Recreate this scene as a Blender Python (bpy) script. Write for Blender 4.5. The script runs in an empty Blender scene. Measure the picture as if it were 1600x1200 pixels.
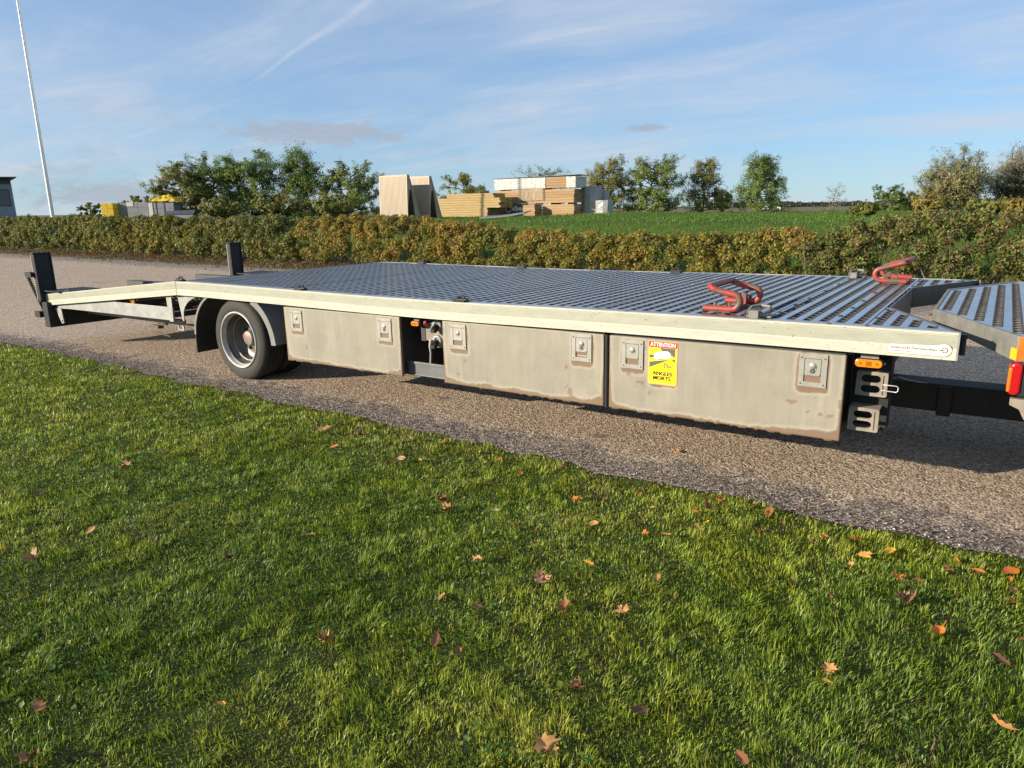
import bpy, bmesh, math, random
import numpy as np
from mathutils import Vector, Matrix
R = math.radians
rng = np.random.default_rng(7)
random.seed(7)
scene = bpy.context.scene
COL = scene.collection

# ------------------------------------------------------------------ camera
CAM = np.array([0.0, 0.0, 1.36])
AX_R = Vector((0.82684837, 0.56229258, -0.01219964))
AX_F = Vector((-0.54835395, 0.80115067, -0.23971974))
AX_U = Vector((-0.12501888, 0.2049016, 0.97076548))
cam_data = bpy.data.cameras.new('camera')
cam_data.sensor_fit = 'HORIZONTAL'
cam_data.sensor_width = 36.0
cam_data.lens = 36.0 * 1109.0 / 1600.0
cam_data.clip_start = 0.05
cam_data.clip_end = 5000
cam = bpy.data.objects.new('camera', cam_data)
m = Matrix((( AX_R.x, AX_U.x, -AX_F.x, 0), (AX_R.y, AX_U.y, -AX_F.y, 0), (AX_R.z, AX_U.z, -AX_F.z, 0), (0, 0, 0, 1)))
m.translation = Vector(CAM)
cam.matrix_world = m
COL.objects.link(cam)
scene.camera = cam

# ------------------------------------------------------------------ sun and sky
SUN_FROM = Vector((-2.2, -2.7, 1.0)).normalized()
SUN_ELEV = math.asin(SUN_FROM.z)
sun_data = bpy.data.lights.new('sun', 'SUN')
sun_data.energy = 5.0
sun_data.angle = R(0.5)
sun_data.color = (1.0, 0.88, 0.70)
sun = bpy.data.objects.new('sun', sun_data)
sun.rotation_euler = SUN_FROM.to_track_quat('Z', 'Y').to_euler()
sun.location = (-20, -25, 12)
COL.objects.link(sun)

world = bpy.data.worlds.new('World')
scene.world = world
world.use_nodes = True
SKY_STRENGTH = 0.092
def build_world():
    nt = world.node_tree
    for n in list(nt.nodes): nt.nodes.remove(n)
    N = lambda t: nt.nodes.new(t)
    L = nt.links.new
    out = N('ShaderNodeOutputWorld'); bg = N('ShaderNodeBackground')
    bg.inputs['Strength'].default_value = SKY_STRENGTH
    sky = N('ShaderNodeTexSky'); sky.sky_type = 'NISHITA'; sky.sun_disc = False
    sky.sun_elevation = SUN_ELEV
    sky.sun_rotation = math.atan2(SUN_FROM.x, SUN_FROM.y)
    sky.altitude = 0; sky.air_density = 1.0; sky.dust_density = 0.0; sky.ozone_density = 5.0
    tc = N('ShaderNodeTexCoord')
    sep = N('ShaderNodeSeparateXYZ'); L(tc.outputs['Generated'], sep.inputs[0])
    def mth(op, a, b=None, c=None, clamp=False):
        n = N('ShaderNodeMath'); n.operation = op; n.use_clamp = clamp
        for i, v in enumerate((a, b, c)):
            if v is None: continue
            if isinstance(v, (int, float)): n.inputs[i].default_value = v
            else: L(v, n.inputs[i])
        return n.outputs[0]
    z = mth('MAXIMUM', sep.outputs['Z'], 0.0)
    den = mth('ADD', z, 0.13)
    px = mth('DIVIDE', sep.outputs['X'], den); py = mth('DIVIDE', sep.outputs['Y'], den)
    comb = N('ShaderNodeCombineXYZ'); L(px, comb.inputs[0]); L(py, comb.inputs[1])
    def noise(vec, scale, detail, rough, dist, rotz=0, sc=(1, 1, 1), loc=(0, 0, 0)):
        mp = N('ShaderNodeMapping'); mp.inputs['Rotation'].default_value = (0, 0, rotz)
        mp.inputs['Scale'].default_value = sc; mp.inputs['Location'].default_value = loc
        L(vec, mp.inputs[0])
        n = N('ShaderNodeTexNoise'); n.inputs['Scale'].default_value = scale
        n.inputs['Detail'].default_value = detail; n.inputs['Roughness'].default_value = rough
        n.inputs['Distortion'].default_value = dist
        L(mp.outputs[0], n.inputs['Vector']); return n.outputs['Fac']
    def ramp(v, a, b):
        n = N('ShaderNodeMapRange'); n.interpolation_type = 'SMOOTHSTEP'
        n.inputs['From Min'].default_value = a; n.inputs['From Max'].default_value = b
        L(v, n.inputs['Value']); return n.outputs[0]
    veil = ramp(noise(comb.outputs[0], 0.55, 5, 0.55, 0.5, R(25), (1, 1.7, 1), (2.2, 0.4, 0)), 0.36, 0.72)
    wisp = ramp(noise(comb.outputs[0], 1.5, 9, 0.66, 0.7, R(-32), (0.5, 1.9, 1), (5.1, 1.7, 0)), 0.36, 0.88)
    cir = mth('ADD', mth('MULTIPLY', veil, 0.50), mth('MULTIPLY', wisp, mth('MULTIPLY_ADD', veil, 0.6, 0.30)))
    # low small cumulus near the horizon
    elev = sep.outputs['Z']
    az = mth('ARCTAN2', sep.outputs['X'], sep.outputs['Y'])
    cv = N('ShaderNodeCombineXYZ'); L(mth('MULTIPLY', az, 7.0), cv.inputs[0]); L(mth('MULTIPLY', elev, 26.0), cv.inputs[1])
    cum = mth('MULTIPLY', ramp(noise(cv.outputs[0], 0.9, 8, 0.6, 0.2, 0, (1, 1, 1), (1.3, 3.6, 0)), 0.50, 0.64), mth('SUBTRACT', 1.0, ramp(az, -0.62, -0.45)))
    def blob(a0, e0, wa, we):
        da = mth('DIVIDE', mth('SUBTRACT', az, a0), wa); de = mth('DIVIDE', mth('SUBTRACT', elev, e0), we)
        return mth('POWER', 2.718, mth('MULTIPLY', mth('ADD', mth('MULTIPLY', da, da), mth('MULTIPLY', de, de)), -1.0))
    puff = mth('ADD', mth('ADD', blob(-0.85, 0.098, 0.17, 0.020), blob(-1.10, 0.022, 0.12, 0.020)), blob(-0.42, 0.10, 0.035, 0.008))
    grain = noise(cv.outputs[0], 3.2, 9, 0.68, 0.6, 0, (1.1, 1.0, 1), (4.4, 0.3, 0))
    puff = mth('MULTIPLY', ramp(mth('ADD', mth('MULTIPLY', puff, 0.5), grain), 0.74, 0.96), 0.75)
    gate = mth('MULTIPLY', ramp(elev, -0.01, 0.03), mth('SUBTRACT', 1.0, ramp(elev, 0.06, 0.16)))
    cum = mth('MULTIPLY', cum, gate)
    # condensation trail: a thin great-circle streak
    n1 = Vector((-0.2976, 0.5266, 0.0)); 
    d1 = (AX_F + AX_R * ((372 - 800) / 1109) - AX_U * ((142 - 600) / 1109)).normalized()
    d2 = (AX_F + AX_R * ((575 - 800) / 1109) - AX_U * ((2 - 600) / 1109)).normalized()
    nn = d1.cross(d2).normalized(); tt = (d2 - d1 * d1.dot(d2)).normalized()
    def dotv(v):
        n = N('ShaderNodeVectorMath'); n.operation = 'DOT_PRODUCT'; L(tc.outputs['Generated'], n.inputs[0])
        n.inputs[1].default_value = v; return n.outputs['Value']
    wob = noise(tc.outputs['Generated'], 14, 5, 0.6, 0.0)
    dist = mth('ABSOLUTE', mth('ADD', dotv(nn), mth('MULTIPLY', mth('SUBTRACT', wob, 0.5), 0.012)))
    along = dotv(tt)
    width = mth('MULTIPLY_ADD', along, 0.03, 0.0015)
    tr = mth('SUBTRACT', 1.0, mth('DIVIDE', dist, width), clamp=True)
    tr = mth('MULTIPLY', mth('MULTIPLY', tr, ramp(along, -0.005, 0.05)), mth('MULTIPLY', wob, 0.75))
    trg = mth('SUBTRACT', 1.0, ramp(along, 0.25, 0.5))
    tr = mth('MULTIPLY', tr, trg)
    f = mth('ADD', cir, tr, clamp=True)
    def mix(fac, a, b):
        n = N('ShaderNodeMix'); n.data_type = 'RGBA'
        L(fac, n.inputs[0])
        for i, v in ((6, a), (7, b)):
            if isinstance(v, tuple): n.inputs[i].default_value = v
            else: L(v, n.inputs[i])
        return n.outputs[2]
    tint = N('ShaderNodeMix'); tint.data_type = 'RGBA'; tint.blend_type = 'MULTIPLY'; tint.inputs[0].default_value = 1.0
    L(sky.outputs[0], tint.inputs[6]); tint.inputs[7].default_value = (0.76, 0.97, 1.12, 1)
    # thin high veil over the whole sky, denser where the cirrus lies
    c = mix(mth('MULTIPLY_ADD', f, 0.0, 0.48), tint.outputs[2], (2.95, 3.8, 4.85, 1))
    c = mix(mth('MULTIPLY', f, 1.0), c, (3.85, 4.35, 5.1, 1))
    cumcol = mix(ramp(noise(cv.outputs[0], 1.6, 6, 0.6, 0, 0, (1, 1, 1), (1.3, 3.35, 0)), 0.4, 0.65), (2.6, 2.95, 3.6, 1), (4.6, 4.6, 4.7, 1))
    c = mix(mth('MULTIPLY', cum, 0.45), c, cumcol)
    c = mix(puff, c, mix(0.5 and grain, (2.0, 2.35, 2.95, 1), (3.3, 3.55, 4.0, 1)))
    L(c, bg.inputs['Color']); L(bg.outputs[0], out.inputs[0])
build_world()

scene.view_settings.view_transform = 'Standard'
scene.view_settings.look = 'None'
scene.view_settings.gamma = 1.0
scene.view_settings.use_curve_mapping = False
scene.view_settings.exposure = 0.75
scene.cycles.max_bounces = 6
scene.cycles.transparent_max_bounces = 8
scene.cycles.use_denoising = True

# ------------------------------------------------------------------ helpers
def spot(u, d):
    """ground position under image column u at distance d along the view"""
    v = AX_F + AX_R * ((u - 800) / 1109) + AX_U * 0.246
    v = Vector((v.x, v.y)); f = Vector((AX_F.x, AX_F.y)).normalized()
    v *= d / v.dot(f)
    return v.x, v.y

def vnoise(x, y, seed=0):
    x = np.asarray(x, float); y = np.asarray(y, float)
    g = np.random.default_rng(1000 + seed).random((64, 64))
    xi = np.floor(x).astype(int); yi = np.floor(y).astype(int)
    fx = x - xi; fy = y - yi
    fx = fx * fx * (3 - 2 * fx); fy = fy * fy * (3 - 2 * fy)
    a = g[xi % 64, yi % 64]; b = g[(xi + 1) % 64, yi % 64]; c = g[xi % 64, (yi + 1) % 64]; d = g[(xi + 1) % 64, (yi + 1) % 64]
    return a * (1 - fx) * (1 - fy) + b * fx * (1 - fy) + c * (1 - fx) * fy + d * fx * fy
def fbm(x, y, seed=0, oct=4):
    s = 0; a = 0.5; t = 0
    for k in range(oct):
        s = s + a * vnoise(x * 2 ** k, y * 2 ** k, seed + k); t += a; a *= 0.55
    return s / t
def sstep(a, b, v):
    t = np.clip((v - a) / (b - a), 0, 1); return t * t * (3 - 2 * t)

def material(name, col, rough=0.6, metal=0.0, col2=None, scale=8.0, detail=5, contrast=(0.35, 0.65), stretch=(1, 1, 1),
             bump=0.0, bump_scale=40.0, spec=0.5, spots=None, coat=0.0):
    """procedural principled material: colour noise, optional dark spots, optional bump"""
    mt = bpy.data.materials.new(name); mt.use_nodes = True
    nt = mt.node_tree; b = nt.nodes['Principled BSDF']; L = nt.links.new
    b.inputs['Roughness'].default_value = rough; b.inputs['Metallic'].default_value = metal
    b.inputs['Specular IOR Level'].default_value = spec
    if coat: b.inputs['Coat Weight'].default_value = coat
    b.inputs['Base Color'].default_value = (*col, 1)
    tc = nt.nodes.new('ShaderNodeTexCoord')
    mp = nt.nodes.new('ShaderNodeMapping'); mp.inputs['Scale'].default_value = stretch
    L(tc.outputs['Object'], mp.inputs[0])
    def nz(sc, det, ro=0.6):
        n = nt.nodes.new('ShaderNodeTexNoise'); n.inputs['Scale'].default_value = sc; n.inputs['Detail'].default_value = det
        n.inputs['Roughness'].default_value = ro; L(mp.outputs[0], n.inputs['Vector']); return n.outputs['Fac']
    def mr(v, a, c2, lo=0.0, hi=1.0):
        n = nt.nodes.new('ShaderNodeMapRange'); n.inputs['From Min'].default_value = a; n.inputs['From Max'].default_value = c2
        n.inputs['To Min'].default_value = lo; n.inputs['To Max'].default_value = hi
        L(v, n.inputs['Value']); return n.outputs[0]
    def mx(f, a, c2):
        n = nt.nodes.new('ShaderNodeMix'); n.data_type = 'RGBA'; L(f, n.inputs[0])
        for i, v in ((6, a), (7, c2)):
            if isinstance(v, tuple): n.inputs[i].default_value = v
            else: L(v, n.inputs[i])
        return n.outputs[2]
    c = None
    if col2 is not None:
        c = mx(mr(nz(scale, detail), *contrast), (*col, 1), (*col2, 1))
    if spots is not None:
        sc, thr, scol = spots
        c = mx(mr(nz(sc, 3, 0.5), thr, thr + 0.03), c if c is not None else (*col, 1), (*scol, 1))
    if c is not None: L(c, b.inputs['Base Color'])
    if bump:
        bn = nt.nodes.new('ShaderNodeBump'); bn.inputs['Strength'].default_value = bump; bn.inputs['Distance'].default_value = 0.01
        L(nz(bump_scale, 4), bn.inputs['Height']); L(bn.outputs[0], b.inputs['Normal'])
    return mt

def leaf_material(name, rough=0.55, trans=0.35, spec=0.3):
    """foliage: colour comes from the per-leaf attribute 'tint', some light passes through"""
    mt = bpy.data.materials.new(name); mt.use_nodes = True
    nt = mt.node_tree; L = nt.links.new
    b = nt.nodes['Principled BSDF']; out = nt.nodes['Material Output']
    at = nt.nodes.new('ShaderNodeAttribute'); at.attribute_name = 'tint'
    L(at.outputs['Color'], b.inputs['Base Color']); b.inputs['Roughness'].default_value = rough
    b.inputs['Specular IOR Level'].default_value = spec
    t = nt.nodes.new('ShaderNodeBsdfTranslucent'); L(at.outputs['Color'], t.inputs['Color'])
    mxs = nt.nodes.new('ShaderNodeMixShader'); mxs.inputs[0].default_value = trans
    L(b.outputs[0], mxs.inputs[1]); L(t.outputs[0], mxs.inputs[2]); L(mxs.outputs[0], out.inputs['Surface'])
    return mt

def raw_mesh(name, verts, loops, sizes, tint=None):
    """fast mesh from numpy arrays; tint: per-vertex colour (n,3)"""
    me = bpy.data.meshes.new(name)
    verts = np.ascontiguousarray(verts, np.float32); loops = np.ascontiguousarray(loops, np.int32)
    sizes = np.ascontiguousarray(sizes, np.int32)
    me.vertices.add(len(verts)); me.vertices.foreach_set('co', verts.ravel())
    me.loops.add(len(loops)); me.loops.foreach_set('vertex_index', loops)
    me.polygons.add(len(sizes))
    st = np.concatenate(([0], np.cumsum(sizes)[:-1])).astype(np.int32)
    me.polygons.foreach_set('loop_start', st); me.polygons.foreach_set('loop_total', sizes)
    me.update(calc_edges=True)
    if tint is not None:
        a = me.color_attributes.new('tint', 'FLOAT_COLOR', 'POINT')
        c = np.ones((len(verts), 4), np.float32); c[:, :3] = tint
        a.data.foreach_set('color', c.ravel())
    return me

def tag(o, label=None, cat=None, group=None, kind=None):
    if label: o['label'] = label
    if cat: o['category'] = cat
    if group: o['group'] = group
    if kind: o['kind'] = kind
    return o
def link(name, data, parent=None, loc=(0, 0, 0), rot=(0, 0, 0)):
    o = bpy.data.objects.new(name, data); COL.objects.link(o)
    o.location = loc; o.rotation_euler = rot
    if parent: o.parent = parent
    return o
def empty(name, loc=(0, 0, 0), rot=(0, 0, 0)):
    o = link(name, None, None, loc, rot); o.empty_display_size = 0.2
    return o

class MB:
    """collects faces of several materials into ONE mesh"""
    def __init__(s): s.v = []; s.f = []; s.m = []; s.sm = []
    def add(s, vs, fs, mi=0, smooth=False):
        k = len(s.v); s.v.extend([tuple(map(float, p)) for p in vs])
        for f in fs: s.f.append([i + k for i in f]); s.m.append(mi); s.sm.append(smooth)
        return s
    def box(s, x0, x1, y0, y1, z0, z1, mi=0):
        vs = [(x, y, z) for z in (z0, z1) for y in (y0, y1) for x in (x0, x1)]
        return s.add(vs, [(0, 2, 3, 1), (4, 5, 7, 6), (0, 1, 5, 4), (2, 6, 7, 3), (0, 4, 6, 2), (1, 3, 7, 5)], mi)
    def prism(s, poly, a0, a1, axis='y', mi=0):
        """poly in the two other axes: axis y -> (x,z); axis x -> (y,z); axis z -> (x,y)"""
        def P(p, a):
            return {'y': (p[0], a, p[1]), 'x': (a, p[0], p[1]), 'z': (p[0], p[1], a)}[axis]
        n = len(poly); vs = [P(p, a0) for p in poly] + [P(p, a1) for p in poly]
        fs = [tuple(range(n)), tuple(range(2 * n - 1, n - 1, -1))] + [(i, i + n, (i + 1) % n + n, (i + 1) % n) for i in range(n)]
        return s.add(vs, fs, mi)
    def tube(s, pts, r, n=8, mi=0, cap=True, smooth=True):
        pts = [Vector(p) for p in pts]; rs = r if isinstance(r, (list, tuple)) else [r] * len(pts)
        vs = []; fs = []; up = Vector((0.13, 0.2, 1)).normalized(); prev = None
        for i, p in enumerate(pts):
            t = (pts[min(i + 1, len(pts) - 1)] - pts[max(i - 1, 0)])
            if t.length < 1e-9: t = Vector((0, 0, 1))
            t.normalize()
            if prev is None:
                a = t.cross(up); 
                if a.length < 0.05: a = t.cross(Vector((1, 0, 0)))
            else:
                a = prev - t * prev.dot(t)
                if a.length < 1e-4: a = t.cross(up)
            a.normalize(); b = t.cross(a); prev = a
            for k in range(n):
                w = 2 * math.pi * k / n
                vs.append(p + (a * math.cos(w) + b * math.sin(w)) * rs[i])
        for i in range(len(pts) - 1):
            for k in range(n):
                fs.append((i * n + k, i * n + (k + 1) % n, (i + 1) * n + (k + 1) % n, (i + 1) * n + k))
        s.add(vs, fs, mi, smooth)
        if cap and n > 2:
            e = len(pts) - 1
            s.add(vs[:n], [tuple(range(n - 1, -1, -1))], mi); s.add(vs[e * n:], [tuple(range(n))], mi)
        return s
    def lathe(s, prof, c, axis='y', n=48, mi=0, smooth=True, a0=0.0, a1=2 * math.pi):
        """prof: list of (offset along axis, radius)"""
        full = abs(a1 - a0 - 2 * math.pi) < 1e-6
        m_ = n if full else n + 1
        vs = []; fs = []
        for (o_, r_) in prof:
            for k in range(m_):
                w = a0 + (a1 - a0) * k / n; cx, cz = math.cos(w) * r_, math.sin(w) * r_
                vs.append((c[0] + cx, c[1] + o_, c[2] + cz) if axis == 'y' else ((c[0] + cx, c[1] + cz, c[2] + o_) if axis == 'z' else (c[0] + o_, c[1] + cx, c[2] + cz)))
        for i in range(len(prof) - 1):
            for k in range(n):
                k2 = (k + 1) % m_
                fs.append((i * m_ + k, i * m_ + k2, (i + 1) * m_ + k2, (i + 1) * m_ + k))
        return s.add(vs, fs, mi, smooth)
    def mesh(s, name, mats):
        me = bpy.data.meshes.new(name); me.from_pydata(s.v, [], s.f)
        for k in (mats if isinstance(mats, (list, tuple)) else [mats]): me.materials.append(k)
        me.polygons.foreach_set('material_index', s.m)
        me.polygons.foreach_set('use_smooth', s.sm)
        bm = bmesh.new(); bm.from_mesh(me); bmesh.ops.recalc_face_normals(bm, faces=bm.faces); bm.to_mesh(me); bm.free()
        me.update(); return me
    def build(s, name, mats, parent=None, loc=(0, 0, 0), rot=(0, 0, 0), bevel=0.0):
        o = link(name, s.mesh(name, mats), parent, loc, rot)
        if bevel:
            b = o.modifiers.new('bevel', 'BEVEL'); b.width = bevel; b.segments = 2; b.limit_method = 'ANGLE'; b.angle_limit = R(40)
        return o

def holed_plate(outer, holes, y0, y1, mb, mi=0):
    """plate in the xz plane with through holes, added to MB"""
    bm = bmesh.new(); loops = []
    for lp in [outer] + holes:
        vs = [bm.verts.new((p[0], 0, p[1])) for p in lp]; loops.append(vs)
        for i in range(len(vs)): bm.edges.new((vs[i], vs[(i + 1) % len(vs)]))
    bmesh.ops.triangle_fill(bm, use_beauty=True, use_dissolve=False, edges=bm.edges[:])
    bm.verts.index_update()
    v = [tuple(p.co) for p in bm.verts]; f = [[q.index for q in fc.verts] for fc in bm.faces]
    bm.free()
    mb.add([(p[0], y0, p[2]) for p in v], f, mi); mb.add([(p[0], y1, p[2]) for p in v], [g[::-1] for g in f], mi)
    for lp in [outer] + holes:
        n = len(lp)
        mb.add([(p[0], y0, p[1]) for p in lp] + [(p[0], y1, p[1]) for p in lp], [(i, (i + 1) % n, (i + 1) % n + n, i + n) for i in range(n)], mi)
    return mb
def rect(x0, x1, z0, z1): return [(x0, z0), (x1, z0), (x1, z1), (x0, z1)]
def rrect(x0, x1, z0, z1, r, n=5):
    out = []
    for cx, cz, a in ((x1 - r, z0 + r, -90), (x1 - r, z1 - r, 0), (x0 + r, z1 - r, 90), (x0 + r, z0 + r, 180)):
        for k in range(n + 1):
            w = R(a + 90 * k / n); out.append((cx + r * math.cos(w), cz + r * math.sin(w)))
    return out
def text_mesh(name, body, size, mat, bold=0.0, width=None, shear=0.0):
    """lettering as a flat mesh in the xz plane (reads from -y), origin at left baseline"""
    cu = bpy.data.curves.new(name, 'FONT'); cu.body = body; cu.size = size; cu.offset = bold; cu.resolution_u = 3; cu.shear = shear
    to = bpy.data.objects.new(name, cu); COL.objects.link(to)
    bpy.context.view_layer.update()
    dg = bpy.context.evaluated_depsgraph_get(); me = bpy.data.meshes.new_from_object(to.evaluated_get(dg))
    bpy.data.objects.remove(to); bpy.data.curves.remove(cu)
    co = np.zeros(len(me.vertices) * 3); me.vertices.foreach_get('co', co); co = co.reshape(-1, 3)
    co[:, 0] -= co[:, 0].min()
    if width: co[:, 0] *= width / max(co[:, 0].max(), 1e-6)
    co = np.stack([co[:, 0], np.zeros(len(co)), co[:, 1]], 1)
    me.vertices.foreach_set('co', co.ravel().astype(np.float32)); me.materials.clear(); me.materials.append(mat); me.update()
    return me

# ------------------------------------------------------------------ materials
M = {}
M['cream'] = material('cream_paint', (0.55, 0.52, 0.435), 0.45, 0, (0.46, 0.43, 0.355), 6, 6, (0.3, 0.75), (1, 1, 3), spots=(62, 0.685, (0.06, 0.05, 0.04)))
M['tape'] = material('reflective_tape', (0.385, 0.39, 0.305), 0.35, 0, (0.32, 0.325, 0.26), 9, 6, (0.3, 0.7), (1, 1, 3), spots=(55, 0.69, (0.07, 0.06, 0.05)))
M['deck'] = material('deck_steel', (0.46, 0.49, 0.52), 0.24, 0.8, (0.34, 0.36, 0.38), 5, 7, (0.3, 0.7), bump=0.05, bump_scale=60)
M['deck_grip'] = material('deck_grip_worn', (0.080, 0.070, 0.060), 0.7, 0.2, (0.042, 0.038, 0.034), 12, 6)
M['black'] = material('black_paint', (0.014, 0.015, 0.016), 0.55, 0, (0.024, 0.024, 0.025), 6, spec=0.3)
M['chassis'] = material('chassis_grey_black', (0.022, 0.022, 0.024), 0.55, 0, (0.04, 0.036, 0.032), 5)
M['galv'] = material('galvanised_steel', (0.34, 0.345, 0.33), 0.5, 0.3, (0.25, 0.255, 0.25), 12, 6, bump=0.05)
M['galv2'] = material('dull_zinc', (0.235, 0.23, 0.20), 0.6, 0.25, (0.16, 0.155, 0.14), 14, 6, bump=0.08)
M['rubber'] = material('tyre_rubber', (0.026, 0.024, 0.022), 0.8, 0, (0.046, 0.042, 0.036), 6, 6, (0.3, 0.75), bump=0.08, bump_scale=60)
M['tread'] = material('tread_rubber', (0.024, 0.023, 0.022), 0.85)
M['rim'] = material('rim_silver', (0.56, 0.54, 0.50), 0.45, 0.25, (0.30, 0.29, 0.265), 8, 6)
M['rim_in'] = material('rim_inner_dark', (0.15, 0.14, 0.125), 0.45, 0.3, (0.07, 0.065, 0.06), 7, 6)  # inner dish, darker than the rim lip
M['hub'] = material('hub_grey', (0.30, 0.275, 0.245), 0.5, 0.2, (0.20, 0.15, 0.12), 16, 5)
M['fender'] = material('fender_plastic', (0.15, 0.145, 0.135), 0.5, 0, (0.21, 0.205, 0.19), 7)
M['amber'] = material('amber_lens', (0.85, 0.26, 0.012), 0.2, 0, (0.7, 0.18, 0.008), 60, coat=0.6)
M['amber_dark'] = material('amber_lens_core', (0.28, 0.10, 0.01), 0.3)
M['red_lens'] = material('red_lens', (0.42, 0.008, 0.012), 0.18, coat=0.6)
M['orange_lens'] = material('orange_lens', (0.85, 0.16, 0.01), 0.2, coat=0.6)
M['orange_reflect'] = material('orange_reflective_sheet', (0.80, 0.17, 0.015), 0.4, 0, (0.74, 0.13, 0.01), 20)
M['yellow_reflect'] = material('yellow_reflective_sheet', (0.80, 0.42, 0.02), 0.4)
M['steel'] = material('latch_stainless', (0.42, 0.405, 0.365), 0.38, 0.4, (0.34, 0.33, 0.30), 20)
M['steel_dark'] = material('latch_recess', (0.10, 0.10, 0.095), 0.5, 0.3)
M['red'] = material('worn_red_paint', (0.34, 0.040, 0.028), 0.45, 0, (0.11, 0.075, 0.055), 14, 6, (0.46, 0.56))
M['rust'] = material('rusty_steel', (0.16, 0.10, 0.07), 0.75, 0.1, (0.09, 0.07, 0.055), 14, bump=0.1)
M['chock'] = material('weathered_chock_plastic', (0.30, 0.26, 0.21), 0.65, 0, (0.20, 0.17, 0.14), 16, 6)
M['wire'] = material('zinc_wire', (0.55, 0.55, 0.52), 0.35, 0.7)
M['cable'] = material('grey_hose', (0.33, 0.32, 0.30), 0.5)
M['pink'] = material('pink_plastic', (0.75, 0.10, 0.16), 0.4)
M['sign_yellow'] = material('sign_yellow', (0.88, 0.72, 0.01), 0.35)
M['sign_red'] = material('sign_red', (0.72, 0.05, 0.05), 0.35)
M['sign_edge'] = material('sign_amber_edge', (0.85, 0.45, 0.10), 0.35)
M['sign_grey'] = material('sign_grey', (0.10, 0.11, 0.10), 0.4)
M['sign_white'] = material('sign_white', (0.80, 0.82, 0.76), 0.35)
M['ink'] = material('print_black', (0.03, 0.035, 0.03), 0.4)
M['sticker'] = material('sticker_white', (0.74, 0.72, 0.62), 0.35)
M['ink_red'] = material('print_red', (0.60, 0.035, 0.04), 0.4)
M['ink_blue'] = material('print_slate', (0.08, 0.12, 0.16), 0.4)
M['soil'] = material('soil', (0.05, 0.04, 0.025), 0.95, 0, (0.035, 0.05, 0.015), 10, 6)
M['bar_shaded'] = material('shaded_grey_bar', (0.10, 0.105, 0.11), 0.5, 0.2, (0.14, 0.145, 0.15), 10)  # grey darkened so the colour carries the bar's partial shade
M['notch'] = material('dark_grey_steel', (0.075, 0.075, 0.078), 0.5, 0.2, (0.11, 0.105, 0.095), 8)
M['hub_red'] = material('hub_label_red', (0.40, 0.08, 0.05), 0.5)

def panel_material():
    mt = bpy.data.materials.new('weathered_box_panel'); mt.use_nodes = True
    nt = mt.node_tree; L = nt.links.new; b = nt.nodes['Principled BSDF']
    b.inputs['Roughness'].default_value = 0.55; b.inputs['Metallic'].default_value = 0.0; b.inputs['Specular IOR Level'].default_value = 0.4
    tc = nt.nodes.new('ShaderNodeTexCoord')
    def nz(sc, stretch, det=5):
        mp = nt.nodes.new('ShaderNodeMapping'); mp.inputs['Scale'].default_value = stretch; L(tc.outputs['Object'], mp.inputs[0])
        n = nt.nodes.new('ShaderNodeTexNoise'); n.inputs['Scale'].default_value = sc; n.inputs['Detail'].default_value = det
        n.inputs['Roughness'].default_value = 0.62; L(mp.outputs[0], n.inputs['Vector']); return n.outputs['Fac']
    def mx(f, a, c, k=1.0):
        if k != 1.0:
            q = nt.nodes.new('ShaderNodeMath'); q.operation = 'MULTIPLY'; L(f, q.inputs[0]); q.inputs[1].default_value = k; f = q.outputs[0]
        n = nt.nodes.new('ShaderNodeMix'); n.data_type = 'RGBA'; L(f, n.inputs[0])
        for i, v in ((6, a), (7, c)):
            if isinstance(v, tuple): n.inputs[i].default_value = v
            else: L(v, n.inputs[i])
        return n.outputs[2]
    def mr(v, a, c):
        n = nt.nodes.new('ShaderNodeMapRange'); n.inputs['From Min'].default_value = a; n.inputs['From Max'].default_value = c; L(v, n.inputs['Value']); return n.outputs[0]
    c = mx(mr(nz(3.5, (1, 1, 1)), 0.32, 0.68), (0.31, 0.283, 0.22, 1), (0.222, 0.206, 0.165, 1))
    c = mx(mr(nz(26, (1, 1, 0.06)), 0.40, 0.72), c, (0.20, 0.19, 0.158, 1), 0.4)
    c = mx(mr(nz(9, (1, 1, 0.15)), 0.55, 0.75), c, (0.36, 0.34, 0.29, 1), 0.5)
    a1 = nt.nodes.new('ShaderNodeAttribute'); a1.attribute_name = 'pale'
    c = mx(a1.outputs['Fac'], c, (0.38, 0.35, 0.28, 1), 0.55)
    a2 = nt.nodes.new('ShaderNodeAttribute'); a2.attribute_name = 'stain'
    brown = mx(nz(30, (1, 1, 0.4)), (0.205, 0.125, 0.075, 1), (0.15, 0.092, 0.058, 1))
    c = mx(a2.outputs['Fac'], c, brown, 0.9)
    L(c, b.inputs['Base Color'])
    bp = nt.nodes.new('ShaderNodeBump'); bp.inputs['Strength'].default_value = 0.06; bp.inputs['Distance'].default_value = 0.01
    L(nz(60, (1, 1, 0.3)), bp.inputs['Height']); L(bp.outputs[0], b.inputs['Normal'])
    return mt
M['panel'] = panel_material()

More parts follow.
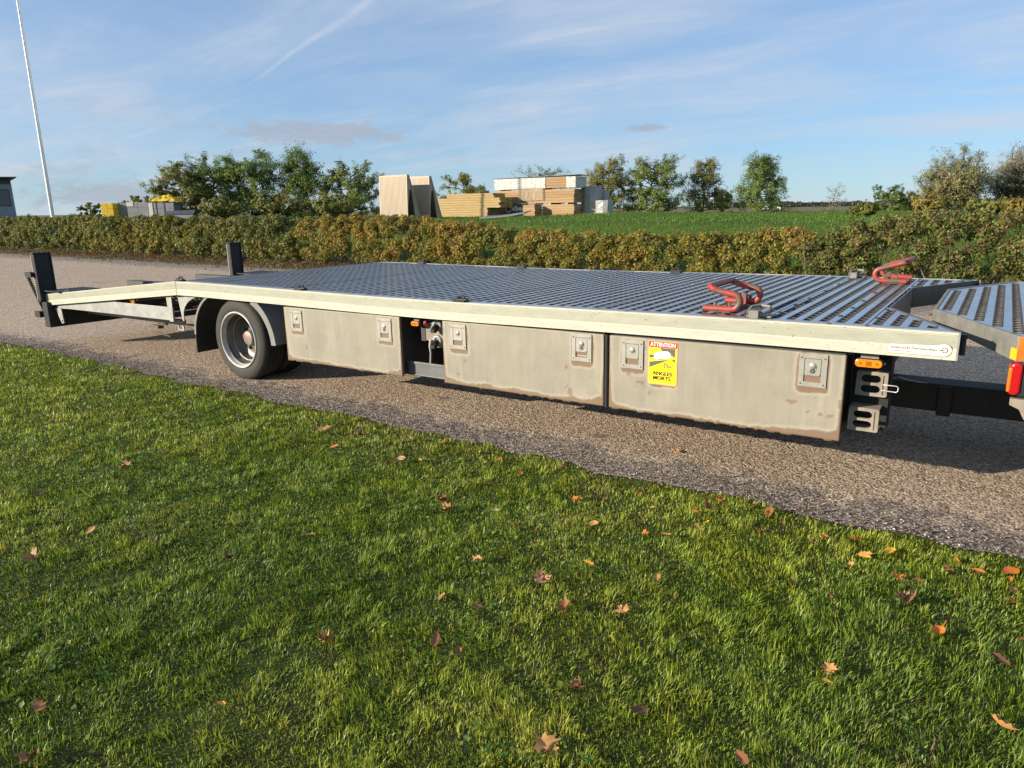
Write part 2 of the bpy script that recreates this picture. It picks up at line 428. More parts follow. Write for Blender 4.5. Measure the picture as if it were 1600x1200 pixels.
def road_material():
    mt = bpy.data.materials.new('chipped_asphalt'); mt.use_nodes = True
    nt = mt.node_tree; L = nt.links.new; b = nt.nodes['Principled BSDF']
    b.inputs['Roughness'].default_value = 0.85; b.inputs['Specular IOR Level'].default_value = 0.25
    tc = nt.nodes.new('ShaderNodeTexCoord')
    def vor(sc, feat='F1'):
        n = nt.nodes.new('ShaderNodeTexVoronoi'); n.feature = feat; n.inputs['Scale'].default_value = sc; L(tc.outputs['Object'], n.inputs['Vector']); return n
    def nz(sc, det=5):
        n = nt.nodes.new('ShaderNodeTexNoise'); n.inputs['Scale'].default_value = sc; n.inputs['Detail'].default_value = det; n.inputs['Roughness'].default_value = 0.6
        L(tc.outputs['Object'], n.inputs['Vector']); return n.outputs['Fac']
    def mr(v, a, c, lo=0, hi=1):
        n = nt.nodes.new('ShaderNodeMapRange'); n.inputs['From Min'].default_value = a; n.inputs['From Max'].default_value = c
        n.inputs['To Min'].default_value = lo; n.inputs['To Max'].default_value = hi; L(v, n.inputs['Value']); return n.outputs[0]
    def mx(f, a, c, mode='MIX'):
        n = nt.nodes.new('ShaderNodeMix'); n.data_type = 'RGBA'; n.blend_type = mode
        if isinstance(f, float): n.inputs[0].default_value = f
        else: L(f, n.inputs[0])
        for i, v in ((6, a), (7, c)):
            if isinstance(v, tuple): n.inputs[i].default_value = v
            else: L(v, n.inputs[i])
        return n.outputs[2]
    v1 = vor(95); v2 = vor(48)
    sx = nt.nodes.new('ShaderNodeSeparateColor'); L(v1.outputs['Color'], sx.inputs[0])
    cr = nt.nodes.new('ShaderNodeValToRGB'); L(sx.outputs[0], cr.inputs[0])
    e = cr.color_ramp.elements; e[0].position = 0; e[0].color = (0.13, 0.09, 0.06, 1); e[1].position = 1; e[1].color = (0.82, 0.70, 0.55, 1)
    for p, c in ((0.3, (0.36, 0.26, 0.175, 1)), (0.55, (0.52, 0.39, 0.27, 1)), (0.8, (0.60, 0.465, 0.335, 1))):
        q = e.new(p); q.color = c
    sx2 = nt.nodes.new('ShaderNodeSeparateColor'); L(v1.outputs['Color'], sx2.inputs[0])
    cr2 = nt.nodes.new('ShaderNodeValToRGB'); L(sx2.outputs[1], cr2.inputs[0])
    e2 = cr2.color_ramp.elements; e2[0].color = (0.08, 0.064, 0.052, 1); e2[1].color = (0.50, 0.43, 0.37, 1)
    q = e2.new(0.6); q.color = (0.20, 0.158, 0.13, 1)
    at = nt.nodes.new('ShaderNodeAttribute'); at.attribute_name = 'edge'
    ed = nt.nodes.new('ShaderNodeMath'); ed.operation = 'ADD'; L(at.outputs['Fac'], ed.inputs[0])
    L(mr(nz(7, 7), 0.3, 0.7, -0.35, 0.35), ed.inputs[1])
    c = mx(mr(ed.outputs[0], 0.42, 0.62), cr.outputs[0], cr2.outputs[0])
    # joints between the chips, stains and broad tone
    c = mx(mr(v1.outputs['Distance'], 0.62, 0.82), c, (0.05, 0.04, 0.033, 1))
    c = mx(mr(nz(1.3, 6), 0.62, 0.75, 0, 0.45), c, (0.10, 0.08, 0.065, 1))
    c = mx(mr(nz(0.35, 5), 0.3, 0.7, 0.0, 0.30), c, (0.36, 0.28, 0.22, 1))
    L(c, b.inputs['Base Color'])
    bp = nt.nodes.new('ShaderNodeBump'); bp.inputs['Strength'].default_value = 0.55; bp.inputs['Distance'].default_value = 0.006; bp.invert = True
    L(v1.outputs['Distance'], bp.inputs['Height'])
    bp2 = nt.nodes.new('ShaderNodeBump'); bp2.inputs['Strength'].default_value = 0.4; bp2.inputs['Distance'].default_value = 0.02; L(nz(30, 5), bp2.inputs['Height'])
    L(bp.outputs[0], bp2.inputs['Normal']); L(bp2.outputs[0], b.inputs['Normal'])
    return mt
M['road'] = road_material()

def ground_material():
    mt = bpy.data.materials.new('grassland'); mt.use_nodes = True
    nt = mt.node_tree; L = nt.links.new; b = nt.nodes['Principled BSDF']; b.inputs['Roughness'].default_value = 0.95; b.inputs['Specular IOR Level'].default_value = 0.1
    tc = nt.nodes.new('ShaderNodeTexCoord')
    def nz(sc, det=6):
        n = nt.nodes.new('ShaderNodeTexNoise'); n.inputs['Scale'].default_value = sc; n.inputs['Detail'].default_value = det; n.inputs['Roughness'].default_value = 0.65
        L(tc.outputs['Object'], n.inputs['Vector']); return n.outputs['Fac']
    def mr(v, a, c):
        n = nt.nodes.new('ShaderNodeMapRange'); n.inputs['From Min'].default_value = a; n.inputs['From Max'].default_value = c; L(v, n.inputs['Value']); return n.outputs[0]
    def mx(f, a, c):
        n = nt.nodes.new('ShaderNodeMix'); n.data_type = 'RGBA'; L(f, n.inputs[0])
        for i, v in ((6, a), (7, c)):
            if isinstance(v, tuple): n.inputs[i].default_value = v
            else: L(v, n.inputs[i])
        return n.outputs[2]
    g = mx(mr(nz(2.2), 0.35, 0.65), (0.050, 0.095, 0.014, 1), (0.095, 0.140, 0.024, 1))
    at = nt.nodes.new('ShaderNodeAttribute'); at.attribute_name = 'litter'
    g = mx(at.outputs['Fac'], g, mx(mr(nz(9), 0.35, 0.65), (0.15, 0.095, 0.055, 1), (0.09, 0.085, 0.04, 1)))
    at2 = nt.nodes.new('ShaderNodeAttribute'); at2.attribute_name = 'field'
    g = mx(at2.outputs['Fac'], g, mx(mr(nz(0.05), 0.4, 0.6), (0.20, 0.155, 0.095, 1), (0.13, 0.13, 0.06, 1)))
    at3 = nt.nodes.new('ShaderNodeAttribute'); at3.attribute_name = 'soil'
    g = mx(at3.outputs['Fac'], g, mx(mr(nz(6), 0.4, 0.6), (0.052, 0.072, 0.018, 1), (0.055, 0.050, 0.022, 1)))
    L(g, b.inputs['Base Color'])
    bp = nt.nodes.new('ShaderNodeBump'); bp.inputs['Strength'].default_value = 0.6; bp.inputs['Distance'].default_value = 0.05; L(nz(14), bp.inputs['Height']); L(bp.outputs[0], b.inputs['Normal'])
    return mt
M['ground'] = ground_material()
M['leaf'] = leaf_material('foliage', 0.5, 0.40)
M['grass'] = leaf_material('grass_blades', 0.42, 0.36, 0.4)
M['bark'] = material('bark', (0.12, 0.095, 0.07), 0.9, 0, (0.07, 0.055, 0.04), 12, bump=0.3, bump_scale=30)

# ------------------------------------------------------------------ ground, road
def terrain(x, y):
    """height of the ground: road level, then a low grassy rise behind the hedge"""
    x = np.asarray(x, float); y = np.asarray(y, float)
    rise = sstep(15.2, 20.0, y) * (0.93 - 0.75 * sstep(45, 85, y))
    bump = (fbm(x * 0.12 + 9, y * 0.12 + 3, 21, 3) - 0.5) * 0.5 * sstep(16, 22, y) * (1 - sstep(60, 120, y))
    hump = 0.16 * np.exp(-(((x + 14.5) / 4.0) ** 2 + ((y - 32.0) / 4.5) ** 2))
    return rise + bump * 0.2 + hump + (fbm(x * 0.5, y * 0.5, 5, 2) - 0.5) * 0.03 * sstep(12, 15, y)
def build_ground():
    xs = np.concatenate([np.linspace(-1500, -140, 12), np.linspace(-120, -60, 14), np.linspace(-57, 20, 100), np.linspace(24, 80, 10), np.linspace(150, 1500, 10)])
    ys = np.concatenate([np.linspace(-800, -30, 8), np.linspace(-20, 2, 8), np.linspace(3, 10, 5), np.linspace(10.5, 30, 66), np.linspace(31, 90, 40), np.linspace(100, 400, 16), np.linspace(450, 3000, 14)])
    X, Y = np.meshgrid(xs, ys, indexing='ij'); Z = terrain(X, Y)
    nx, ny = X.shape; idx = np.arange(nx * ny).reshape(nx, ny)
    q = np.stack([idx[:-1, :-1], idx[1:, :-1], idx[1:, 1:], idx[:-1, 1:]], -1).reshape(-1)
    me = raw_mesh('ground', np.stack([X, Y, Z], -1).reshape(-1, 3), q, np.full(len(q) // 4, 4))
    x, y = X.ravel(), Y.ravel()
    lit = sstep(9.5, 10.8, y) * (1 - sstep(14.5, 16.0, y)) * np.clip(0.35 + 1.1 * fbm(x * 0.7, y * 1.5, 31, 3) , 0, 1)
    fld = sstep(62, 90, y)
    soil = (1 - sstep(3.3, 4.5, y)).astype(float)
    for nme, v in (('litter', lit), ('field', fld), ('soil', soil)):
        a = me.attributes.new(nme, 'FLOAT', 'POINT'); a.data.foreach_set('value', v.astype(np.float32))
    me.materials.append(M['ground']); me.polygons.foreach_set('use_smooth', np.ones(len(me.polygons), bool))
    return tag(link('ground', me), kind='structure')
build_ground()

def near_edge(x): return 3.20 + 0.13 * (fbm(x * 1.1, 0 * x + 3.3, 41, 4) - 0.5) + 0.09 * (vnoise(x * 5.5, 0 * x + 1.1, 47) - 0.5)
def far_edge(x): return 11.25 + 0.5 * (fbm(x * 0.6, 0 * x + 7.1, 43, 4) - 0.5)
def build_road():
    xs = np.concatenate([np.linspace(-160, -40, 60), np.linspace(-39.5, -12, 60), np.linspace(-11.9, 5, 340), np.linspace(5.5, 60, 40)])
    t = np.concatenate([np.linspace(0, 0.12, 12), np.linspace(0.14, 1, 14)])
    X = np.repeat(xs[:, None], len(t), 1); ya, yb = near_edge(xs), far_edge(xs)
    Y = ya[:, None] + (yb - ya)[:, None] * t[None]
    Z = 0.004 + 0.006 * np.sin(np.pi * t)[None] + 0 * X
    nx, ny = X.shape; idx = np.arange(nx * ny).reshape(nx, ny)
    q = np.stack([idx[:-1, :-1], idx[1:, :-1], idx[1:, 1:], idx[:-1, 1:]], -1).reshape(-1)
    me = raw_mesh('road', np.stack([X, Y, Z], -1).reshape(-1, 3), q, np.full(len(q) // 4, 4))
    e = np.maximum(1 - (Y - ya[:, None]) / 0.60, 1 - (yb[:, None] - Y) / 2.0)
    e = np.clip(e, 0, 1)
    for (sx, sy, lx, ly) in ((-0.16, 3.62, 0.14, 0.05), (-0.30, 3.75, 0.05, 0.02), (-3.3, 3.9, 0.05, 0.03), (-1.9, 3.75, 0.10, 0.03)): e = np.maximum(e, 1.1 * np.exp(-((X - sx - 0.3 * (Y - sy)) / lx) ** 2 - ((Y - sy) / ly) ** 2))
    a = me.attributes.new('edge', 'FLOAT', 'POINT'); a.data.foreach_set('value', e.ravel().astype(np.float32))
    me.materials.append(M['road'])
    return tag(link('road', me), kind='structure')
build_road()

# ------------------------------------------------------------------ trailer
TILT = R(0.51)
O = np.array([-4.2, 4.68, 0.0])            # trailer origin in its own frame
ct, st = math.cos(TILT), math.sin(TILT)
YN, YF, ZD = 3.428, 5.928, 0.839           # near side, far side, deck height
root_loc = (O[0] * ct - O[2] * st, O[1], O[0] * st + O[2] * ct)
trailer = empty('flatbed_trailer', root_loc, (0, -TILT, 0))
tag(trailer, 'long low flatbed car trailer with perforated steel deck and cream side rail', 'trailer')
LOC = tuple(-O)
def T(mb, name, mats, parent=None, bevel=0.0):
    return mb.build(name, mats, parent or trailer, LOC if parent is None else (0, 0, 0), bevel=bevel)
def sag(x): return -0.014 * math.exp(-((x + 3.1) / 1.25) ** 2) + 0.004 * math.exp(-((x + 5.6) / 0.5) ** 2)

# perforated deck: columns of pressed holes
PX, PY = 0.0739, 0.0775
def perforated(x0, cols, ylo, yhi, y_ref, pitch=PX, hole=0.0180):
    """top sheet between ylo(x) and yhi(x): smooth strips and bands of pressed holes; z = 0 is the top"""
    V = []; F = []; S = []; MI = []
    ang = [R(a) for a in (225, 270, 315, 0, 45, 90, 135, 180)]
    def add(vs, fs, mi=0):
        k = len(V); V.extend(vs)
        for j, f in enumerate(fs): F.extend([i + k for i in f]); S.append(len(f)); MI.append(mi if isinstance(mi, int) else mi[j])
    bw = 0.0205
    for c in range(cols):
        xa, xb = x0 + c * pitch, x0 + (c + 1) * pitch; cx = (xa + xb) / 2; xl, xr = cx - bw, cx + bw
        for p, q in ((xa, xl), (xr, xb)): add([(p, ylo(p), 0), (q, ylo(q), 0), (q, yhi(q), 0), (p, yhi(p), 0)], [(0, 1, 2, 3)])
        lo = max(ylo(xl), ylo(xr)) + 0.012; hi = min(yhi(xl), yhi(xr)) - 0.012
        k0 = math.ceil((lo - y_ref) / PY); k1 = math.floor((hi - y_ref) / PY)
        if k1 <= k0:
            add([(xl, ylo(xl), 0), (xr, ylo(xr), 0), (xr, yhi(xr), 0), (xl, yhi(xl), 0)], [(0, 1, 2, 3)]); continue
        ya, yb = y_ref + k0 * PY, y_ref + k1 * PY
        add([(xl, ylo(xl), 0), (xr, ylo(xr), 0), (xr, ya, 0), (xl, ya, 0)], [(0, 1, 2, 3)])
        add([(xl, yb, 0), (xr, yb, 0), (xr, yhi(xr), 0), (xl, yhi(xl), 0)], [(0, 1, 2, 3)])
        for k in range(k0, k1):
            y0, y1 = y_ref + k * PY, y_ref + (k + 1) * PY; cy = (y0 + y1) / 2
            out = [(xl, y0, 0), (cx, y0, 0), (xr, y0, 0), (xr, cy, 0), (xr, y1, 0), (cx, y1, 0), (xl, y1, 0), (xl, cy, 0)]
            r1 = [(cx + hole * 1.08 * math.cos(a), cy + hole * 1.78 * math.sin(a), 0.0012) for a in ang]
            r2 = [(cx + hole * math.cos(a), cy + hole * 1.66 * math.sin(a), 0.0008) for a in ang]
            r3 = [(cx + hole * math.cos(a), cy + hole * 1.66 * math.sin(a), -0.0042) for a in ang]
            fs = []
            for ring in range(3):
                for i in range(8):
                    j = (i + 1) % 8; fs.append((ring * 8 + i, ring * 8 + j, ring * 8 + 8 + j, ring * 8 + 8 + i))
            add(out + r1 + r2 + r3, fs, 1)
    return V, F, S, MI
def deck_mesh(name, *a, **k):
    V, F, S, MI = perforated(*a, **k)
    me = raw_mesh(name, np.array(V), np.array(F), np.array(S)); me.materials.append(M['deck']); me.materials.append(M['deck_grip'])
    me.polygons.foreach_set('material_index', np.array(MI, np.int32)); return me
PW = 6 * PX
pan = deck_mesh('deck_panel', -PW / 2, 6, lambda x: YN + 0.022, lambda x: YF - 0.022, 3.44)
XF = -0.458
for k in range(12):
    xc = XF - (k + 0.5) * (PW + 0.0035)
    zl, zr = sag(xc - PW / 2), sag(xc + PW / 2)
    o = link('deck_panel', pan, trailer, (xc - O[0], -O[1], ZD + (zl + zr) / 2 + 0.0012 * (k % 2)), (0, -math.atan2(zr - zl, PW), 0))
XR = XF - 12 * (PW + 0.0035)               # start of the sloping tail
# front prongs beside the V notch
def notch_hi(x): return 3.458 + (4.15 - 3.458) * np.clip((-0.10 - x) / 0.335, 0, 1)
prong = deck_mesh('deck_panel', -0.4545, 5, lambda x: YN + 0.022, lambda x: float(notch_hi(x)), 3.44, pitch=0.0715)
link('deck_panel', prong, trailer, (-O[0], -O[1], ZD))
prong2 = deck_mesh('deck_panel', -0.4545, 5, lambda x: YN + YF - float(notch_hi(x)), lambda x: YF - 0.022, 3.44, pitch=0.0715)
link('deck_panel', prong2, trailer, (-O[0], -O[1], ZD))
# sloping tail
TAIL_A = math.atan2(0.842 - 0.615, 8.311 - 5.809)
TL = 2.50 / math.cos(TAIL_A)
for k in range(5):
    nw = TL / 5; me = pan
    xc = XR - 0.006 - (k + 0.5) * (nw * math.cos(TAIL_A)); zc = ZD + 0.002 - (XR - xc) * math.tan(TAIL_A)
    o = link('deck_panel', pan, trailer, (xc - O[0], -O[1], zc), (0, -TAIL_A, 0)); o.scale = ((nw - 0.004) / PW, 1, 1)

# side rails (cream) with reflective tape
def rail_profile(near):
    # (y offset outward positive, z relative to deck): closed polygon
    return [(0.000, -0.116), (0.000, -0.112), (0.003, -0.072), (-0.002, -0.066), (-0.002, -0.011), (0.001, -0.008), (0.001, 0.001), (-0.030, 0.0015), (-0.030, -0.012), (-0.020, -0.012), (-0.020, -0.102), (-0.045, -0.104), (-0.045, -0.116)]
def rail(near, xs, zs, name='side_rail'):
    mb = MB(); prof = rail_profile(near); n = len(prof); vs = []; fs = []
    for x, z in zip(xs, zs):
        for (o_, dz) in prof: vs.append((x, (YN - o_) if near else (YF + o_), z + dz))
    for i in range(len(xs) - 1):
        for k in range(n): fs.append((i * n + k, i * n + (k + 1) % n, (i + 1) * n + (k + 1) % n, (i + 1) * n + k))
    fs += [tuple(range(n)), tuple(range((len(xs) - 1) * n, len(xs) * n))]
    mb.add(vs, fs); o = T(mb, name, M['cream'])
    tp = MB(); vs = []; fs = []
    for x, z in zip(xs, zs):
        for dz in (-0.064, -0.013): vs.append((x, (YN + 0.0005) if near else (YF - 0.0005), z + dz))
    for i in range(len(xs) - 1): fs.append((2 * i, 2 * i + 1, 2 * i + 3, 2 * i + 2))
    tp.add(vs, fs); t = tp.build('marking_tape', M['tape'], o); return o
main_x = list(np.linspace(XR + 0.004, -0.100, 40)); main_z = [ZD + sag(x) for x in main_x]
tail_x = [XR - 2.50, XR - 0.004]; tail_z = [ZD + 0.002 - 2.5 * math.tan(TAIL_A), ZD + 0.003]
for near in (True, False):
    r1 = rail(near, main_x, main_z); r2 = rail(near, tail_x, tail_z)
    # end caps
    mb = MB(); y0, y1 = (YN - 0.002, YN + 0.05) if near else (YF - 0.05, YF + 0.002)
    mb.box(XR - 2.515, XR - 2.501, y0, y1, tail_z[0] - 0.118, tail_z[0] + 0.002); T(mb, 'end_cap', M['galv'])
    mb = MB(); mb.box(-0.0995, -0.093, y0, y1, ZD - 0.116, ZD + 0.001); T(mb, 'end_cap', M['galv'])
# front tip rollers beyond the near rail
for y in (YN + 0.06, YF - 0.06):
    mb = MB(); mb.tube([(-0.085, y, ZD - 0.1), (-0.085, y, ZD - 0.015)], 0.014, 10); mb.tube([(-0.085, y, ZD - 0.03), (-0.085, y, ZD - 0.012)], 0.02, 10)
    T(mb, 'guide_roller', M['black'])
# notch inner faces
def notch_face(sgn):
    mb = MB()
    def Y(y): return y if sgn > 0 else YN + YF - y
    a = [(-0.434, Y(4.150)), (-0.104, Y(3.462)), (-0.108, Y(3.452)), (-0.444, Y(4.146))]
    mb.prism(a, ZD - 0.125, ZD + 0.003, 'z'); T(mb, 'notch_plate', M['notch'])
notch_face(1); notch_face(-1)
mb = MB(); mb.box(-0.446, -0.436, 4.155, YN + YF - 4.155, ZD - 0.24, ZD + 0.003); mb.box(-0.52, -0.446, 4.10, YN + YF - 4.10, ZD - 0.24, ZD - 0.23)
T(mb, 'cross_plate', M['notch'])
# steel edge strip beside the rail on the deck
for near in (True, False):
    mb = MB(); 
    y0 = YN + 0.030 if near else YF - 0.038
    vs = []; fs = []
    for x, z in zip(main_x, main_z): vs += [(x, y0, z + 0.0045), (x, y0 + 0.008, z + 0.0045)]
    for i in range(len(main_x) - 1): fs.append((2 * i, 2 * i + 1, 2 * i + 3, 2 * i + 2))
    mb.add(vs, fs); T(mb, 'edge_strip', M['galv2'])
# lashing eyes along the rails
def lashing_eye(x, near, z):
    mb = MB(); y = YN + 0.03 if near else YF - 0.03
    mb.box(x - 0.045, x + 0.045, y - 0.028, y + 0.028, z - 0.004, z + 0.010)
    mb.tube([(x - 0.03, y, z + 0.008), (x - 0.027, y + 0.004, z + 0.028), (x, y + 0.006, z + 0.036), (x + 0.027, y + 0.004, z + 0.028), (x + 0.03, y, z + 0.008)], 0.007, 6)
    mb.tube([(x - 0.05, y, z + 0.010), (x + 0.05, y, z + 0.010)], 0.011, 8)
    T(mb, 'lashing_eye', M['black'])
for x in (-5.79, -4.237, -2.737):
    lashing_eye(x, True, ZD + sag(x) + 0.003)
for x in (-5.2, -3.9, -2.3): lashing_eye(x, False, ZD + sag(x) + 0.003)
lashing_eye(-7.85, True, ZD - (XR + 7.85) * -0 - (-7.85 - XR) * -math.tan(TAIL_A) + 0.004)
# galvanised lashing ring by the front stop, and one far
def lash_ring(x, y, z, mat):
    mb = MB(); mb.box(x - 0.025, x + 0.02, y - 0.05, y - 0.005, z - 0.006, z + 0.035); mb.box(x - 0.05, x + 0.07, y - 0.01, y + 0.09, z - 0.002, z + 0.006)
    mb.tube([(x - 0.035, y - 0.03, z + 0.02), (x - 0.03, y + 0.01, z + 0.045), (x + 0.0, y + 0.06, z + 0.05), (x + 0.05, y + 0.05, z + 0.045), (x + 0.055, y + 0.0, z + 0.03), (x + 0.03, y - 0.025, z + 0.02)], 0.009, 7)
    return T(mb, 'lashing_ring', mat, bevel=0.002)
lash_ring(-0.945, YN + 0.085, ZD + 0.004, M['galv2'])
lash_ring(-0.88, YF - 0.09, ZD + 0.004, M['galv2'])
# screws
for y in (3.46, 3.737, 4.069, 4.40, 4.839, 5.3, 5.7):
    for x in (-0.606, XF - PW * 1 + 0.01, XF + 0.012, XF - 2.6 * PW):
        mb = MB(); mb.tube([(x, y, ZD + sag(x) - 0.002), (x, y, ZD + sag(x) + 0.0035)], 0.011, 8, smooth=False); T(mb, 'screw', M['black'])

# toolboxes with doors, latches
def latch_mesh(keyed):
    mb = MB(); w, h = 0.124, 0.158                       # origin at plate centre, y- outward
    holed_plate(rect(-w / 2, w / 2, -h / 2, h / 2), [rect(-0.039, 0.037, -0.056, 0.057)], -0.005, 0.0, mb, 0)
    mb.box(-0.039, 0.037, 0.012, 0.014, -0.056, 0.057, 1)                      # recess floor
    for (x0, x1, z0, z1) in ((-0.041, -0.039, -0.058, 0.059), (0.037, 0.039, -0.058, 0.059), (-0.041, 0.039, -0.058, -0.056), (-0.041, 0.039, 0.057, 0.059)):
        mb.box(x0, x1, 0.0005, 0.013, z0, z1, 1)
    mb.prism([(-0.036, -0.018), (0.034, -0.018), (0.034, 0.054), (-0.036, 0.054)], -0.004, 0.006, 'y', 0)   # paddle
    mb.box(-0.034, 0.032, -0.007, -0.004, -0.024, -0.015, 0)
    mb.box(-0.028, 0.034, 0.001, 0.004, -0.050, -0.043, 0)
    mb.lathe([(-0.004, 0.0165), (-0.0065, 0.0155), (-0.009, 0.011), (-0.0105, 0.0)], (-0.002, 0, 0.022), 'y', 16, 0)
    mb.box(0.014, 0.017, -0.0045, -0.004, 0.004, 0.024, 1)
    if keyed: mb.lathe([(-0.004, 0.012), (-0.006, 0.012), (-0.0062, 0.009), (-0.005, 0.0)], (-0.001, 0, -0.002), 'y', 14, 1)
    for sx in (-1, 1):
        for sz in (-1, 1): mb.lathe([(-0.005, 0.0045), (-0.0072, 0.0032), (-0.0075, 0)], (sx * 0.051, 0, sz * 0.062 - 0.003), 'y', 8, 1)
    return mb.mesh('latch', [M['steel'], M['steel_dark']])
LATCH = {True: latch_mesh(True), False: latch_mesh(False)}
def sd_box(x, z, cx, cz, hx, hz, r):
    dx = np.abs(x - cx) - hx + r; dz = np.abs(z - cz) - hz + r
    return np.hypot(np.maximum(dx, 0), np.maximum(dz, 0)) + np.minimum(np.maximum(dx, dz), 0) - r
def toolbox(x0, x1, z0, z1, latches, seed, extra=()):
    y = YN + 0.030
    body = MB(); body.box(x0 + 0.008, x1 - 0.008, y + 0.020, y + 0.52, z0 + 0.008, z1 + 0.01)
    b = T(body, 'toolbox', M['chassis'])
    nx, nz = int((x1 - x0) / 0.007), 58
    xs = np.linspace(x0, x1, nx + 1); zs = np.linspace(z0, z1, nz + 1)
    X, Z = np.meshgrid(xs, zs, indexing='ij')
    zj = Z.copy()
    low = (fbm(xs * 30, xs * 0 + seed, seed + 3, 3) > 0.56) & (fbm(xs * 6, xs * 0 + seed, seed + 8, 2) > 0.45)
    zj[:, 0] -= 0.006 * low                                         # chipped lower edge
    n1 = fbm(X * 14, Z * 14, seed, 4) - 0.5; n2 = fbm(X * 45, Z * 25, seed + 5, 3) - 0.5
    d = np.full_like(X, 1.0)
    for (cx, cz, _) in latches:
        d = np.minimum(d, sd_box(X, Z, cx + 0.002, cz - 0.014, 0.070, 0.092, 0.02))
    for (cx, cz, hx, hz) in extra: d = np.minimum(d, sd_box(X, Z, cx, cz, hx, hz, 0.01))
    d = d + n1 * 0.016 + n2 * 0.007
    stain = 1 - sstep(-0.002, 0.004, d)
    ex = np.minimum(X - x0, x1 - X)
    hgt = 0.006 + 0.026 * np.clip(fbm(X * 3.1, 0 * X + seed, seed + 11, 3) * 2 - 0.7, 0, 1) + 0.035 * np.exp(-ex / 0.06)
    db = (Z - z0) - hgt + n2 * 0.02 + n1 * 0.012
    de = ex - 0.004 - 0.012 * np.clip(1 - (Z - z0) / 0.25, 0, 1) + n2 * 0.01
    d2 = np.minimum(db, de)
    stain = np.maximum(stain, (1 - sstep(-0.003, 0.005, d2)) * 0.95)
    blot = (fbm(X * 22, Z * 22, seed + 17, 3) > 0.76) & (Z < z0 + 0.22) & (ex < 0.25)
    stain = np.maximum(stain, blot * 0.7)
    dm = np.minimum(d, d2)
    pale = sstep(-0.001, 0.004, dm) * (1 - sstep(0.006, 0.022, dm))
    P = np.stack([X, np.full_like(X, y) + 0.0015 * (fbm(X * 2, Z * 2, seed + 31, 2) - 0.5), zj], -1).reshape(-1, 3)
    nxp, nzp = X.shape; idx = np.arange(nxp * nzp).reshape(nxp, nzp)
    q = np.stack([idx[:-1, :-1], idx[1:, :-1], idx[1:, 1:], idx[:-1, 1:]], -1).reshape(-1)
    # rim so that the sheet has thickness
    ring = np.concatenate([idx[:, 0], idx[-1, 1:], idx[::-1, -1][1:], idx[0, ::-1][1:-1]])
    base = len(P); P2 = P[ring].copy(); P2[:, 1] = y + 0.018
    nr = len(ring); rq = np.stack([ring, base + np.arange(nr), base + (np.arange(nr) + 1) % nr, np.roll(ring, -1)], -1).reshape(-1)
    me = raw_mesh('door_panel', np.concatenate([P, P2]), np.concatenate([q, rq]), np.full((len(q) + len(rq)) // 4, 4))
    for nme, v in (('stain', stain), ('pale', pale)):
        vv = np.concatenate([v.ravel(), v.ravel()[ring]]).astype(np.float32)
        a = me.attributes.new(nme, 'FLOAT', 'POINT'); a.data.foreach_set('value', vv)
    me.materials.append(M['panel'])
    link('door_panel', me, b)
    for (cx, cz, keyed) in latches: link('latch', LATCH[keyed], b, (cx, y - 0.0008, cz))
    return b
ZB, ZT = 0.292, 0.698
toolbox(-4.452, -3.264, ZB, ZT, [(-4.312, 0.603, False), (-3.404, 0.603, True)], 3)
toolbox(-2.894, -1.744, ZB, ZT, [(-2.768, 0.606, False), (-1.882, 0.615, True)], 13)
box3 = toolbox(-1.710, -0.519, ZB, ZT, [(-1.572, 0.607, False), (-0.658, 0.616, True)], 23, extra=((-1.4, 0.455, 0.07, 0.008),))
# rubber joint between the second and third box
mb = MB(); mb.tube([(-1.727, YN + 0.036, 0.29), (-1.727, YN + 0.036, 0.70)], 0.013, 10); mb.tube([(-1.736, YN + 0.05, 0.30), (-1.736, YN + 0.05, 0.70)], 0.009, 8)
T(mb, 'rubber_joint', M['black'])
# mirrored toolboxes on the far side
for (x0, x1) in ((-4.452, -3.264), (-2.894, -1.744), (-1.710, -0.519)):
    mb = MB(); mb.box(x0, x1, YF - 0.55, YF - 0.03, ZB, ZT); T(mb, 'toolbox', M['chassis'], bevel=0.003)

